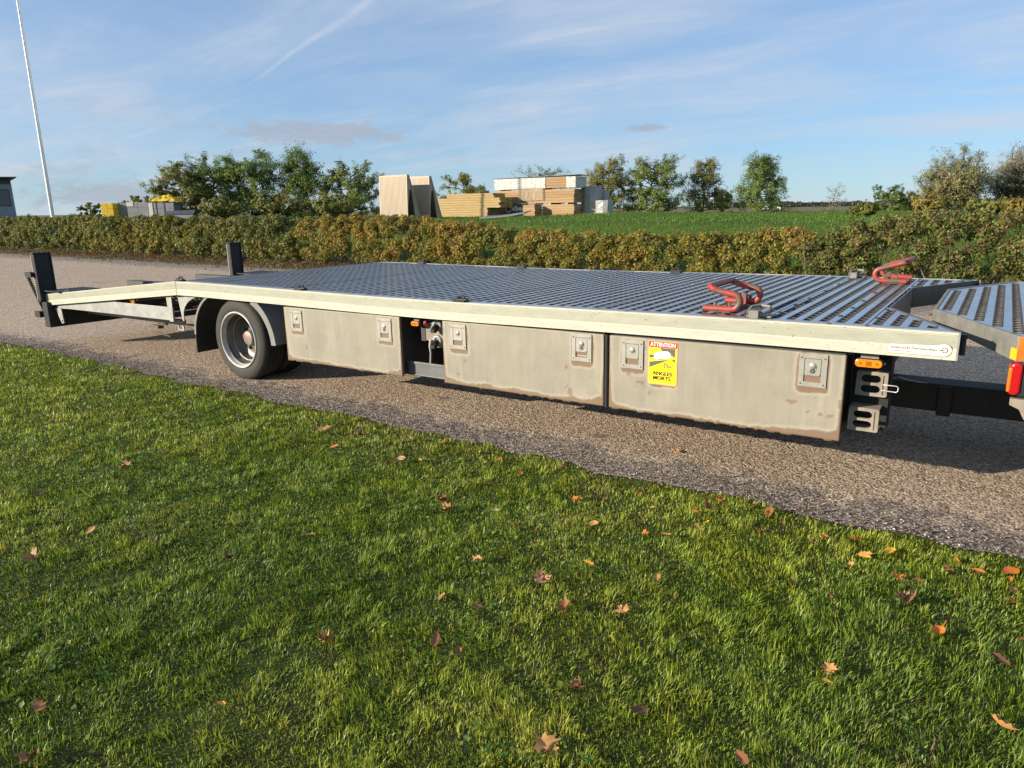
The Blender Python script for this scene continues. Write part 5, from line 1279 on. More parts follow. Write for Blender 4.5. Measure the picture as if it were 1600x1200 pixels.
timber_pack(TX1 - 1.95, TX1 - 0.02, TY + 0.02, 1.1, zt, 5, 0.118, 'lowest brown timber pack at the right end of the stack', [M['wood_o'], M['wood_o2']], 2)
spacers((TX0 + 0.4, TX0 + 0.9, TX1 - 1.5, TX1 - 0.45), TY + 0.02, 1.05, zt + 0.592, 'small pale spacer block under the middle timber pack')
timber_pack(TX0, TX1, TY, 1.12, zt + 0.67, 5, 0.14, 'middle brown timber pack under the film-wrapped pack', [M['wood_o'], M['wood_o2'], M['wood_o2']], 3)
spacers((TX0 + 0.25, TX0 + 1.6, TX1 - 2.0), TY, 1.05, zt + 1.373, 'small pale spacer block under the film-wrapped pack', 0.06)
tp3 = timber_pack(TX0 - 0.05, TX1 + 0.1, TY - 0.05, 1.15, zt + 1.436, 4, 0.135, 'top timber pack wrapped in white film', [M['wood_o2'], M['wood_o']], 4)
mb = MB(); mb.box(-2.60, 0.75, -0.600, -0.590, -0.01, 0.56); mb.box(2.05, 2.60, -0.600, -0.590, 0.0, 0.56); mb.box(2.605, 2.615, -0.585, 0.585, 0.0, 0.56); mb.box(-2.59, 2.59, -0.57, 0.57, 0.545, 0.56); mb.build('wrapping_film', M['film'], tp3)
# hanging torn film over the middle pack
def hanging_film():
    nx, nz = 46, 14; X, Z = np.meshgrid(np.linspace(-0.98, 0.62, nx), np.linspace(0.0, 1.0, nz), indexing='ij')
    drop = 0.64 + 0.10 * fbm(X * 3.1, 0 * X, 201, 2)
    Xw = X + 0.05 * (fbm(X * 5, Z * 2, 202, 2) - 0.5) * Z; Yw = -0.612 - 0.03 * fbm(X * 9, Z * 1.2, 203, 3) * (0.2 + Z)
    P = np.stack([Xw, Yw, 0.05 - Z * drop], -1).reshape(-1, 3); idx = np.arange(nx * nz).reshape(nx, nz)
    q = np.stack([idx[:-1, :-1], idx[1:, :-1], idx[1:, 1:], idx[:-1, 1:]], -1).reshape(-1)
    me = raw_mesh('hanging_film', P, q, np.full(len(q) // 4, 4)); mt = M['film2']; nt = mt.node_tree
    nt.nodes['Principled BSDF'].inputs['Alpha'].default_value = 0.55; me.materials.append(mt)
    me.polygons.foreach_set('use_smooth', np.ones(len(me.polygons), bool)); link('hanging_film', me, tp3)
hanging_film()
mb = MB(); mb.prism([(-2.65, 0.575), (2.75, 0.625), (2.75, 0.655), (-2.65, 0.60)], -0.66, 0.6, 'y'); mb.build('cover_board', M['roof'], tp3)
# short brown pack standing forward, banner
timber_pack(TX1 - 2.72, TX1 - 1.98, TY - 0.75, 0.7, zt, 5, 0.115, 'short brown timber pack standing forward beside the banner', [M['wood_o2'], M['wood_o']], 5)
bn = empty('banner', (TX1 - 3.62, TY - 0.10, zt + 0.05)); tag(bn, 'dark banner with a white ring and lettering on the lower timber pack', 'banner')
mb = MB(); mb.prism([(-0.78, 0.12), (0.70, 0.12), (0.80, 0.60), (-0.78, 0.58)], -0.02, 0.0, 'y'); mb.build('cloth', M['banner'], bn)
mb = MB()
for a in range(20, 330, 15):
    q = [( -0.50 + rx * math.cos(R(w)), 0.31 + rz * math.sin(R(w))) for rx, rz, w in ((0.15, 0.12, a), (0.22, 0.185, a), (0.22, 0.185, a + 15), (0.15, 0.12, a + 15))]
    mb.add([(p[0], -0.026, p[1]) for p in q], [(0, 1, 2, 3)])
mb.build('ring_emblem', M['sign_white'], bn)
link('lettering', text_mesh('lettering', 'albec', 0.36, M['sign_white'], 0.010, 0.86), bn, (-0.28, -0.026, 0.24))
mb = MB(); mb.prism([(-2.0, 0.0), (-1.45, 0.0), (-1.35, 0.52), (-1.75, 0.56)], -0.02, 0.0, 'y'); mb.build('loose_film', M['film2'], bn)
# pale yellow lumber at the left
yb0, yb1 = -27.15, -23.35
timber_pack(yb0 + 0.15, yb1, TY - 1.75, 1.2, 0.93, 4, 0.125, 'pale yellow lumber pack at the bottom left of the stack', [M['wood_y']], 6, 0.10)
timber_pack(yb0, -22.6, TY - 1.73, 1.2, 1.435, 4, 0.130, 'long pale yellow lumber pack above the other yellow pack', [M['wood_y']], 7, 0.14)
timber_pack(-26.2, -23.0, TY - 1.70, 1.15, 1.958, 2, 0.12, 'topmost short pale yellow lumber pack', [M['wood_y']], 8, 0.08)
# grey wrapped pallets at the right of the stack
def wrapped(x, y, z, w, dd, h, label, seed):
    g = np.random.default_rng(seed); mb = MB(); n = 10; vs = []; fs = []
    lv = [0, 0.15, 0.4, 0.65, 0.9, 1.0]
    for q in lv:
        for k in range(n):
            a = 2 * math.pi * k / n; c_, s_ = math.cos(a), math.sin(a); sc = 1 / max(abs(c_), abs(s_))
            vs.append((c_ * sc * w / 2 * (1 + g.normal() * 0.02), s_ * sc * dd / 2 * (1 + g.normal() * 0.02), h * q + g.normal() * 0.01))
    for i in range(len(lv) - 1):
        for k in range(n): fs.append((i * n + k, i * n + (k + 1) % n, (i + 1) * n + (k + 1) % n, (i + 1) * n + k))
    fs += [tuple(range(n)), tuple(range((len(lv) - 1) * n, len(lv) * n))]
    mb.add(vs, fs); b = empty('wrapped_pallet', (x, y, z)); tag(b, label, 'pallet'); mb.build('wrapping', M['grey_wrap'], b)
    mb = MB(); 
    for s in (-1, 0, 1): mb.box(-w / 2, w / 2, s * dd * 0.4 - 0.05, s * dd * 0.4 + 0.05, -0.14, -0.01)
    mb.build('pallet_base', M['wood_pale'], b)
wx, wy = spot(924, 39.5); wrapped(wx, wy, 1.12, 0.9, 0.9, 1.35, 'tall grey wrapped pallet touching the dark end of the timber stack', 1)
wx, wy = spot(938, 40.5); wrapped(wx, wy, 1.12, 0.8, 0.8, 1.15, 'grey wrapped pallet at the right end behind the tall one', 2)
wx, wy = spot(944, 38.5); wrapped(wx, wy, 1.10, 0.7, 0.8, 0.62, 'small pale wrapped pallet furthest right of the stack', 3)
# bent grey sheet lying on the grass
mb = MB(); vs = []; fs = []; K = 14
for k in range(K + 1):
    t = k / K; zz = 0.10 + 0.20 * (t - 0.3) ** 2 + 0.12 * t
    for (yy, dz) in ((-0.55, 0), (0.55, 0.10), (0.55, 0.125), (-0.55, 0.025)): vs.append((-1.0 + 2.0 * t, yy, zz + dz))
for k in range(K):
    for j in range(4): fs.append((k * 4 + j, k * 4 + (j + 1) % 4, (k + 1) * 4 + (j + 1) % 4, (k + 1) * 4 + j))
fs += [(0, 1, 2, 3), tuple(range(K * 4, K * 4 + 4))]
mb.add(vs, fs, 0, True); sx_, sy_ = spot(790, 31.0)
o = mb.build('metal_sheet', M['galv2'], None, (sx_, sy_, float(terrain(sx_, sy_)) - 0.10), (0, 0, R(20))); tag(o, 'bent grey metal sheet lying on the grass in front of the timber', 'metal sheet')

# ------------------------------------------------------------------ pallets of blocks at the left
M['block'] = material('grey_blocks', (0.27, 0.27, 0.29), 0.7, 0, (0.20, 0.20, 0.22), 5, 5)
M['block_g'] = material('green_grey_blocks', (0.26, 0.28, 0.24), 0.7, 0, (0.20, 0.22, 0.19), 5)
M['yellow_tarp'] = material('yellow_plastic', (0.72, 0.50, 0.03), 0.35, 0, (0.60, 0.38, 0.02), 4, 5, bump=0.3, bump_scale=6)
M['card'] = material('pale_board', (0.62, 0.57, 0.50), 0.7)
def pallet(u0, u1, d, top, h, label, mat, facing=None):
    xa, ya = spot(u0, d); xb, yb = spot(u1, d); w = math.hypot(xb - xa, yb - ya); rz = math.atan2(yb - ya, xb - xa)
    b = empty('block_pallet', ((xa + xb) / 2, (ya + yb) / 2, top - h), (0, 0, rz)); tag(b, label, 'pallet')
    nx = max(2, int(w / 0.45))
    for i in range(nx):
        for k in range(3):
            mb = MB(); mb.box(-w / 2 + w * i / nx + 0.006, -w / 2 + w * (i + 1) / nx - 0.006, 0, 0.9, h * k / 3 + 0.004, h * (k + 1) / 3 - 0.004); mb.build('block', mat, b, bevel=0.01)
    for s in (0.05, 0.45, 0.85):
        mb = MB(); mb.box(-w / 2, w / 2, s - 0.05, s + 0.05, -0.13, -0.004); mb.build('pallet_runner', M['wood_pale'], b)
    return b, w
pt = 1.36 + 0.60
p1, w1 = pallet(158, 177, 43.0, pt, 0.95, 'bright yellow wrapped pallet at the left end of the row', M['yellow_tarp'])
p2, w2 = pallet(176, 200, 43.6, pt + 0.02, 0.95, 'green-grey pallet of blocks second from the left in the row', M['block_g'])
p3, w3 = pallet(199, 232, 43.2, pt + 0.04, 0.95, 'blue-grey pallet of blocks with a pale board on its corner', M['block'])
mb = MB(); mb.box(-w3 / 2 - 0.01, -w3 / 2 + 0.38, -0.02, -0.004, 0.72, 0.955); mb.build('pale_board', M['card'], p3)
p4, w4 = pallet(233, 272, 42.4, pt - 0.02, 0.95, 'grey pallet of blocks under the crumpled yellow tarpaulin', M['block'])
mb = MB(); mb.box(-w4 / 2 - 0.015, -w4 / 2 + 0.22, -0.02, -0.004, 0.0, 0.95); mb.build('pale_board', M['card'], p4)
mb = MB()
for x in (-w4 / 2 + 0.42, -0.0 + 0.15): mb.box(x, x + 0.02, -0.015, -0.004, 0.0, 0.955)
mb.build('strap', M['black'], p4)
def tarp():
    g = np.random.default_rng(4); xa, ya = spot(252, 42.6); n = 26
    xs = np.linspace(-0.78, 0.78, n); ys = np.linspace(-0.45, 0.45, n); X, Y = np.meshgrid(xs, ys, indexing='ij')
    r = np.maximum(np.abs(X) / 0.8, np.abs(Y) / 0.5); Z = 0.34 * np.clip(1 - r ** 2.2, 0, 1) + 0.5 * (fbm(X * 5 + 3, Y * 5, 66, 3) - 0.45) * np.clip(1.15 - r, 0, 1) + 0.01
    idx = np.arange(n * n).reshape(n, n); q = np.stack([idx[:-1, :-1], idx[1:, :-1], idx[1:, 1:], idx[:-1, 1:]], -1).reshape(-1)
    P = np.stack([X, Y, Z], -1).reshape(-1, 3); P2 = P.copy(); P2[:, 2] = -0.002
    q2 = q.reshape(-1, 4)[:, ::-1].reshape(-1) + n * n
    me = raw_mesh('tarpaulin', np.concatenate([P, P2]), np.concatenate([q, q2]), np.full((len(q) + len(q2)) // 4, 4)); me.materials.append(M['yellow_tarp'])
    o = link('tarpaulin', me, None, (xa, ya + 0.42, pt - 0.01), (0, 0, math.atan2(0.56, 0.83))); tag(o, 'crumpled yellow tarpaulin lying on top of the grey pallet', 'tarpaulin')
tarp()
xa, ya = spot(284, 41.5); mb = MB(); mb.prism([(-0.8, 0.0), (0.8, 0.0), (0.95, 0.22), (-0.7, 0.16)], -0.4, 0.4, 'y')
o = mb.build('covered_stack', material('dark_blue_cover', (0.10, 0.12, 0.17), 0.4, 0, (0.07, 0.08, 0.11), 5), None, (xa, ya, 1.30), (0, 0, R(34))); tag(o, 'low dark blue covered stack right of the grey pallets', 'stack')
mb = MB(); mb.box(-0.75, 0.75, -0.35, 0.35, -0.5, -0.003); mb.build('base_blocks', M['block'], o)

# ------------------------------------------------------------------ lawn, verge, litter
def blades(x, y, z, length, width, lean, az, tint, seg=2):
    """tapered grass blades: one quad and one tip triangle each"""
    n = len(x); P = np.stack([x, y, z], 1)
    d = np.stack([np.cos(az), np.sin(az), 0 * az], 1); s = np.stack([-np.sin(az), np.cos(az), 0 * az], 1)
    tw = rng.uniform(-0.9, 0.9, n); s = s * np.cos(tw)[:, None] + d * np.sin(tw)[:, None]
    up = np.array([0, 0, 1.0])
    m1 = P + (d * (np.sin(lean * 0.5) * length * 0.55)[:, None] + up * (np.cos(lean * 0.5) * length * 0.55)[:, None])
    tp = m1 + (d * (np.sin(lean * 1.35) * length * 0.5)[:, None] + up * (np.cos(lean * 1.35) * length * 0.5)[:, None])
    hw = (s * width[:, None] * 0.5)
    V = np.stack([P - hw, P + hw, m1 + hw * 0.85, m1 - hw * 0.85, tp], 1).reshape(-1, 3)
    F = (np.arange(n)[:, None] * 5 + np.array([[0, 1, 2, 3, 3, 2, 4]])).reshape(-1)
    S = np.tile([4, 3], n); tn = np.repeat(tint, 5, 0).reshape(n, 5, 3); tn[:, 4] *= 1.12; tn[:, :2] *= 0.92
    return V, F, S, tn.reshape(-1, 3)
def grass_object(name, x, y, z, length, width, tint, label, lean_sd=0.45, swirl=None, mat='leaf'):
    n = len(x); az = rng.uniform(0, 2 * math.pi, n) if swirl is None else swirl + rng.normal(0, 0.9, n); lean = np.abs(rng.normal(0.25, lean_sd, n))
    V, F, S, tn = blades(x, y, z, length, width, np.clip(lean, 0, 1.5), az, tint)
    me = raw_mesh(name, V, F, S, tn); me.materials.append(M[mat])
    return tag(link(name, me), label, 'grass', kind='stuff')
def lawn():
    N = 2150000
    x = rng.uniform(-12.5, 3.0, N); y = rng.uniform(-0.6, 3.35, N)
    d = np.hypot(x, y) ; bear = (x * AX_R.x + y * AX_R.y) / np.maximum(x * AX_F.x + y * AX_F.y, 0.05)
    dens = np.clip((2.3 / d) ** 1.25, 0, 1) * 1.0
    vis = (x * AX_F.x + y * AX_F.y > 0.5) & (np.abs(bear) < 1.15)
    dens = np.where(vis, dens, dens * 0.06)
    edge = near_edge(x)
    dens = np.where(y > edge - 0.02, 0, dens) * np.where(y > edge - 0.10, 0.8, 1)
    thin = fbm(x * 1.7, y * 1.7, 90, 3); dens = dens * (0.60 + 0.4 * sstep(0.33, 0.55, thin))
    k = rng.random(N) < dens
    x, y, d = x[k], y[k], d[k]; n = len(x)
    broad = fbm(x * 2.3, y * 2.3, 91, 3); t1 = fbm(x * 14, y * 14, 92, 3); t2 = vnoise(x * 31, y * 31, 96)
    tuft = sstep(0.36, 0.72, t1)
    length = (0.013 + 0.012 * broad + 0.026 * tuft * (0.35 + 0.9 * t2)) * rng.uniform(0.5, 1.3, n) * 0.86
    width = (0.0018 + 0.00054 * d) * rng.uniform(0.7, 1.35, n)
    key = fbm(x * 0.9 + 4, y * 0.9, 93, 4); k2 = fbm(x * 5.3, y * 5.3, 94, 2)
    pal = [(0.105, 0.180, 0.022), (0.185, 0.265, 0.027), (0.305, 0.360, 0.038), (0.440, 0.445, 0.066), (0.50, 0.46, 0.18)]
    tn = tints(n, pal, (1.6, 3, 3.0, 2.2, 0.4), 0.28, 95, np.clip((key - 0.30) * 1.5 + 0.55 * (k2 - 0.5) + 0.30 * (tuft - 0.4), 0, 1))
    swirl = 9.0 * fbm(x * 6.0, y * 6.0, 98, 2) + 4.0 * t1
    dry = rng.random(n) < 0.02 + 0.16 * sstep(0.56, 0.72, fbm(x * 1.3 + 8, y * 1.3, 97, 3)); tn[dry] = np.array([0.36, 0.30, 0.15]) * rng.uniform(0.6, 1.1, (dry.sum(), 1))
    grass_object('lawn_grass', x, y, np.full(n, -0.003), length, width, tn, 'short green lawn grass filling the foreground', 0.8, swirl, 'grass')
    return n
nl = lawn()
def clover():
    """broad-leaved weeds among the grass"""
    n = 5200; x = rng.uniform(-8, 0.6, n * 6); y = rng.uniform(0.3, 3.1, n * 6)
    pm = fbm(x * 2.6, y * 2.6, 120, 3); k = pm > 0.56; x, y = x[k], y[k]
    P = np.stack([x, y, rng.uniform(0.018, 0.045, len(x))], 1); N = np.array([0, 0, 1.0]) + 0.55 * unit(rng, len(x))
    o = leaf_object('clover_leaves', P, N, rng.uniform(0.008, 0.022, len(x)), tints(len(x), [(0.06, 0.13, 0.02), (0.10, 0.18, 0.03), (0.18, 0.24, 0.06)], (2, 2, 1), 0.2, 3), mat='grass', seed=3, aspect=0.85)
    tag(o, 'small broad weed leaves scattered through the lawn', 'weeds', kind='stuff')
clover()
def verge():
    n = 26000; x = rng.uniform(-45, 6, n); y = rng.uniform(10.7, 13.4, n); patch = fbm(x * 0.7, y * 1.4, 130, 3)
    k = (patch > 0.46) & (y > far_edge(x) - 0.2) & (rng.random(n) < 0.9); x, y = x[k], y[k]; m_ = len(x)
    tn = tints(m_, [(0.10, 0.13, 0.03), (0.15, 0.15, 0.04), (0.2, 0.16, 0.08)], (2, 2, 1.5), 0.2, 6)
    grass_object('verge_grass', x, y, np.zeros(m_), rng.uniform(0.03, 0.09, m_), rng.uniform(0.008, 0.016, m_), tn, 'thin dry grass on the verge below the hedge')
    n = 16000; x = rng.uniform(-45, 7, n); y = 12.9 - np.abs(rng.normal(0, 0.85, n)); 
    P = np.stack([x, y, rng.uniform(0.01, 0.06, n)], 1); N = np.array([0, 0, 1.0]) + 0.7 * unit(rng, n)
    o = leaf_object('leaf_litter', P, N, rng.uniform(0.035, 0.085, n), tints(n, [(0.13, 0.07, 0.035), (0.20, 0.11, 0.05), (0.27, 0.17, 0.09), (0.09, 0.05, 0.03)], (3, 3, 2, 2), 0.25, 7), seed=7, aspect=0.7)
    tag(o, 'brown fallen leaves heaped along the foot of the hedge', 'leaf litter', kind='stuff')
verge()
def mound_grass():
    n = 75000; u = rng.uniform(520, 1500, n); d = 15.5 + 44 * rng.random(n) ** 1.25
    fl = math.hypot(AX_F.x, AX_F.y); t = (u - 800) / 1109
    vx = AX_F.x + AX_R.x * t + AX_U.x * 0.246; vy = AX_F.y + AX_R.y * t + AX_U.y * 0.246; sc = d / ((vx * AX_F.x + vy * AX_F.y) / fl)
    x, y = vx * sc, vy * sc; k = y > 15.4; x, y = x[k], y[k]; z = terrain(x, y) - 0.02; m_ = len(x)
    key = fbm(x * 0.5, y * 0.5, 140, 3)
    tn = tints(m_, [(0.060, 0.125, 0.018), (0.085, 0.160, 0.022), (0.125, 0.200, 0.030), (0.18, 0.22, 0.045)], (2, 3, 2, 1), 0.2, 9, key)
    grass_object('mound_grass', x, y, z, rng.uniform(0.03, 0.10, m_) * (0.6 + 1.0 * fbm(x * 0.9, y * 0.9, 141, 3)), rng.uniform(0.012, 0.030, m_), tn, 'green grass covering the mound behind the hedge')
mound_grass()
def stones():
    """loose chippings along the road edge"""
    n = 5200; x = rng.uniform(-9.5, 1.2, n); y = near_edge(x) + np.abs(rng.normal(0, 0.16, n)) - 0.02
    r = rng.uniform(0.003, 0.0075, n); base = np.array([(1, 0, 0), (0, 1, 0), (-1, 0, 0), (0, -1, 0), (0, 0, 1), (0, 0, -1)], float)
    V = base[None] * (r[:, None, None] * rng.uniform(0.6, 1.3, (n, 6, 1))) * np.array([1, 1, 0.7]) + np.stack([x, y, 0.009 + 0 * x], 1)[:, None]
    F = np.array([(0, 1, 4), (1, 2, 4), (2, 3, 4), (3, 0, 4), (1, 0, 5), (2, 1, 5), (3, 2, 5), (0, 3, 5)]).reshape(-1)
    F = (np.arange(n)[:, None] * 6 + F[None]).reshape(-1)
    tn = tints(n, [(0.12, 0.10, 0.085), (0.24, 0.20, 0.17), (0.40, 0.36, 0.32), (0.07, 0.06, 0.055)], (3, 3, 1, 2), 0.2, 12)
    me = raw_mesh('loose_gravel', V.reshape(-1, 3), F, np.full(8 * n, 3), np.repeat(tn, 6, 0)); 
    mt = material('gravel_stone', (0.2, 0.18, 0.15), 0.9); nt = mt.node_tree; at = nt.nodes.new('ShaderNodeAttribute'); at.attribute_name = 'tint'; nt.links.new(at.outputs['Color'], nt.nodes['Principled BSDF'].inputs['Base Color'])
    me.materials.append(mt); tag(link('loose_gravel', me), 'loose stone chippings along the road edge', 'gravel', kind='stuff')
stones()

def fragments():
    n = 900; x = rng.uniform(-9, 0.6, n); y = near_edge(x) - np.abs(rng.normal(0, 0.5, n)) + 0.05; y = np.where(rng.random(n) < 0.35, rng.uniform(0.6, 3.1, n), y)
    P = np.stack([x, y, rng.uniform(0.006, 0.026, n)], 1); N = np.array([0, 0, 1.0]) + 0.6 * unit(rng, n)
    o = leaf_object('leaf_fragments', P, N, rng.uniform(0.008, 0.026, n), tints(n, [(0.13, 0.06, 0.03), (0.24, 0.12, 0.05), (0.40, 0.22, 0.09), (0.07, 0.035, 0.02)], (3, 3, 2, 2), 0.25, 17), seed=17, aspect=0.6)
    tag(o, 'crumbled brown leaf fragments strewn along the lawn edge', 'leaf litter', kind='stuff')
fragments()

# ------------------------------------------------------------------ single fallen leaves on the lawn
LEAF_COL = {'brown': ((0.28, 0.115, 0.035), (0.19, 0.075, 0.025)), 'dark brown': ((0.14, 0.058, 0.025), (0.085, 0.038, 0.02)), 'tan': ((0.46, 0.25, 0.085), (0.36, 0.17, 0.05)),
            'orange': ((0.62, 0.20, 0.03), (0.48, 0.12, 0.02)), 'yellow': ((0.72, 0.42, 0.03), (0.55, 0.30, 0.03)), 'pinkish brown': ((0.36, 0.18, 0.10), (0.25, 0.115, 0.06)), 'pale yellow': ((0.62, 0.56, 0.20), (0.5, 0.42, 0.14))}
for nme, (a, b) in list(LEAF_COL.items()): M['fl_' + nme] = material('fallen_leaf_' + nme.replace(' ', '_'), a, 0.6, 0, b, 60, 5, (0.35, 0.65), bump=0.15, bump_scale=120)
def leaf_outline(shape):
    if shape == 'maple':
        pts = [(0, -0.5), (0.06, -0.42), (0.30, -0.46), (0.24, -0.28), (0.50, -0.16), (0.40, -0.06), (0.56, 0.18), (0.32, 0.10), (0.30, 0.24), (0.16, 0.16), (0.20, 0.42), (0.09, 0.38), (0, 0.58)]
    elif shape == 'oval':
        pts = [(0, -0.5), (0.14, -0.40), (0.25, -0.20), (0.29, 0.0), (0.25, 0.22), (0.13, 0.40), (0, 0.52)]
    else:
        pts = [(0, -0.5), (0.10, -0.36), (0.20, -0.30), (0.15, -0.12), (0.27, -0.02), (0.18, 0.12), (0.22, 0.26), (0.10, 0.34), (0, 0.52)]
    return pts
def leaf_mesh(shape, curl, seed):
    g = np.random.default_rng(seed); half = leaf_outline(shape); V = []; F = []
    n = len(half)
    def bend(x, y):
        z = curl * (abs(x) ** 1.5 * 1.1 + 0.6 * y * y) + 0.05 * math.sin(9 * y + seed) * abs(x) * 2 + 0.03 * math.sin(14 * x + seed)
        return (x * (1 - 0.35 * curl * abs(x)), y * (1 - 0.15 * curl), z)
    for s in (1, -1):
        k = len(V); V += [bend(s * p[0], p[1]) for p in half] + [bend(s * p[0] * 0.45, p[1] * 0.9) for p in half] + [bend(0, p[1]) for p in half]
        for i in range(n - 1):
            for r in (0, n):
                f = (k + r + i, k + r + i + 1, k + r + n + i + 1, k + r + n + i); F.append(f if s > 0 else f[::-1])
    k = len(V); V += [bend(-0.012, -0.5), bend(0.012, -0.5), bend(0.008, -0.78), bend(-0.008, -0.78)]; F.append((k, k + 1, k + 2, k + 3))
    return V, F
LM = {}
def get_leaf(shape, col, var):
    key = (shape, col, var)
    if key not in LM:
        V, F = leaf_mesh(shape, (0.25, 0.7, 1.15)[var], var * 3 + len(shape)); me = bpy.data.meshes.new('fallen_leaf'); me.from_pydata(V, [], F); me.materials.append(M['fl_' + col]); me.update()
        me.polygons.foreach_set('use_smooth', np.ones(len(me.polygons), bool)); LM[key] = me
    return LM[key]
def ground_at(u, v, z=0.03):
    d = AX_F + AX_R * ((u - 800) / 1109) - AX_U * ((v - 600) / 1109); t = (z - CAM[2]) / d.z
    return d.x * t, d.y * t
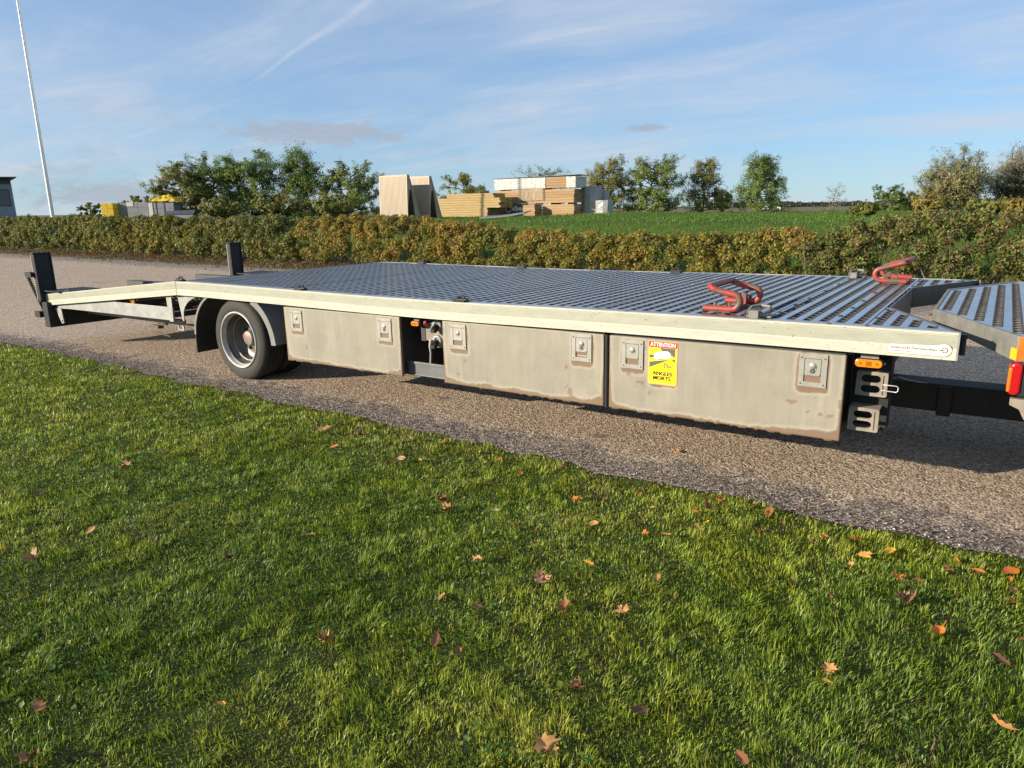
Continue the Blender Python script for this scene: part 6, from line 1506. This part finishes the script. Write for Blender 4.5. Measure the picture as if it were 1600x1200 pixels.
# picture column, row, size in cm, shape, colour, own label
LEAVES = [
 (195, 726, 9, 'maple', 'tan', 'curled tan leaf on the grass left of the wheel, largest of that patch'), (262, 706, 8, 'lobed', 'pinkish brown', 'pinkish brown leaf on the grass below the mudflap'),
 (60, 768, 8, 'oval', 'dark brown', None), (140, 825, 6, 'oval', 'tan', None), (52, 868, 9, 'maple', 'pinkish brown', 'lobed pinkish brown leaf near the left edge of the lawn'), (357, 868, 6, 'oval', 'dark brown', None),
 (485, 832, 8, 'lobed', 'pinkish brown', None), (509, 998, 9, 'maple', 'tan', 'tan maple leaf lying alone on the lower left lawn'), (470, 750, 5, 'oval', 'orange', None), (335, 783, 5, 'oval', 'orange', None),
 (505, 668, 13, 'lobed', 'tan', 'long curled tan leaf near the road edge below the first toolbox'), (560, 677, 9, 'maple', 'tan', None), (665, 742, 7, 'lobed', 'pinkish brown', None), (690, 779, 8, 'maple', 'brown', 'upright brown leaf of the clump below the second toolbox'),
 (697, 795, 9, 'maple', 'tan', 'flat tan maple leaf of the clump below the second toolbox'), (772, 784, 5, 'oval', 'orange', None), (774, 794, 7, 'oval', 'pale yellow', 'pale yellow leaf lying beside a small orange one'), (806, 818, 6, 'oval', 'brown', None),
 (901, 776, 7, 'maple', 'orange', 'bright orange leaf on the grass below the second toolbox'), (925, 745, 6, 'lobed', 'brown', None), (875, 726, 6, 'lobed', 'brown', None), (690, 928, 6, 'oval', 'tan', None), (747, 870, 8, 'lobed', 'tan', None),
 (680, 995, 6, 'oval', 'brown', None), (746, 943, 5, 'oval', 'dark brown', None), (716, 1015, 5, 'oval', 'brown', None), (847, 902, 9, 'maple', 'pinkish brown', 'large pinkish brown maple leaf in the middle of the lawn'), (882, 945, 9, 'oval', 'brown', 'long brown folded leaf below the pinkish maple leaf'),
 (973, 948, 6, 'maple', 'tan', None), (920, 876, 6, 'lobed', 'yellow', 'single bright yellow leaf in the middle of the lawn'), (1027, 898, 6, 'oval', 'tan', None), (928, 815, 6, 'oval', 'tan', None), (1017, 792, 5, 'oval', 'tan', None),
 (1040, 832, 6, 'oval', 'tan', None), (1105, 790, 9, 'maple', 'tan', 'tan maple leaf near the road edge below the warning plate'), (1090, 821, 6, 'oval', 'tan', None), (1125, 780, 7, 'oval', 'orange', None), (1175, 789, 8, 'lobed', 'brown', None), (1202, 797, 9, 'oval', 'brown', None),
 (1352, 862, 7, 'lobed', 'tan', None), (1391, 857, 9, 'oval', 'yellow', None), (1402, 898, 6, 'maple', 'orange', 'small round orange leaf below the road edge on the right'), (1415, 934, 10, 'maple', 'pinkish brown', 'broad pinkish brown maple leaf on the right lawn'),
 (1466, 984, 8, 'oval', 'orange', 'narrow rust-orange leaf below the pinkish maple leaf on the right'), (1580, 889, 10, 'oval', 'orange', 'big orange leaf touching the road edge at the right'), (1580, 935, 7, 'maple', 'orange', 'round orange leaf near the right edge of the lawn'), (1583, 918, 8, 'lobed', 'tan', None), (1497, 872, 7, 'lobed', 'orange', None),
 (1296, 1042, 6, 'maple', 'tan', None), (1291, 1060, 4, 'oval', 'yellow', None), (1567, 1128, 10, 'lobed', 'tan', 'curled light tan leaf at the bottom right corner'), (1565, 1025, 7, 'lobed', 'dark brown', None), (855, 1160, 9, 'maple', 'tan', 'tan maple leaf at the bottom middle of the lawn'),
 (900, 1070, 7, 'maple', 'brown', None), (998, 1105, 8, 'lobed', 'dark brown', None), (60, 1100, 9, 'lobed', 'brown', 'reddish brown leaf at the lower left edge'), (45, 1180, 7, 'maple', 'brown', None), (345, 1095, 4, 'oval', 'yellow', None), (1160, 1180, 6, 'oval', 'brown', None),
 (1058, 705, 5, 'oval', 'orange', 'single small orange leaf on the road below the third toolbox'), (640, 684, 7, 'lobed', 'tan', None), (693, 688, 8, 'maple', 'brown', None), (735, 703, 7, 'maple', 'orange', None), (755, 716, 6, 'oval', 'tan', None), (773, 719, 6, 'oval', 'tan', None), (628, 716, 9, 'oval', 'pinkish brown', None), (605, 684, 5, 'oval', 'tan', None),
 (1265, 842, 6, 'lobed', 'brown', None), (1300, 930, 7, 'lobed', 'brown', None), (1440, 905, 6, 'oval', 'brown', None), (1240, 905, 5, 'oval', 'dark brown', None), (1330, 880, 5, 'oval', 'tan', None), (1000, 770, 5, 'lobed', 'brown', None), (960, 760, 5, 'oval', 'tan', None), (825, 735, 5, 'oval', 'brown', None), (560, 720, 5, 'oval', 'dark brown', None), (410, 640, 5, 'oval', 'tan', None), (95, 650, 5, 'oval', 'tan', None), (230, 640, 6, 'lobed', 'tan', None), (310, 745, 5, 'oval', 'dark brown', None),
]
gx = np.random.default_rng(77)
for k in range(26):
    u_ = 320 + 1270 * (k + float(gx.random())) / 26; v_ = 535 + 0.219 * u_ + float(abs(gx.normal(0, 42))) + 8
    LEAVES.append((u_, v_, float(gx.uniform(3.5, 6.5)), ('oval', 'lobed', 'maple')[k % 3], ('orange', 'yellow', 'tan', 'brown', 'orange')[k % 5], None))
SH = {'maple': 'lobed maple', 'oval': 'oval', 'lobed': 'ragged'}
for i, (u, v, cm, shape, col, lab) in enumerate(LEAVES):
    onroad = (u, v) == (1058, 705)
    x, y = ground_at(u, v, 0.012 if onroad else 0.034); g = np.random.default_rng(500 + i)
    o = link('fallen_leaf', get_leaf(shape, col, int(g.integers(0, 3))), None, (x, y, 0.014 if onroad else 0.024), (g.normal() * 0.25, g.normal() * 0.25, g.uniform(0, 6.28)))
    s = cm / 100 * 0.85; o.scale = (s, s, s)
    side = ['far left', 'left', 'centre left', 'middle', 'centre right', 'right', 'far right'][min(int(u / 229), 6)]
    ey = 535 + u * 0.219; fr = (v - ey) / (1200 - ey)
    row = 'close to the road edge' if fr < 0.09 else ('on the upper lawn' if fr < 0.3 else ('halfway down the lawn' if fr < 0.62 else 'low in the foreground'))
    tag(o, lab or 'small %s %s leaf %s, %s part of the lawn' % (col, SH[shape], row, side), 'leaf', 'fallen autumn leaves on the lawn')
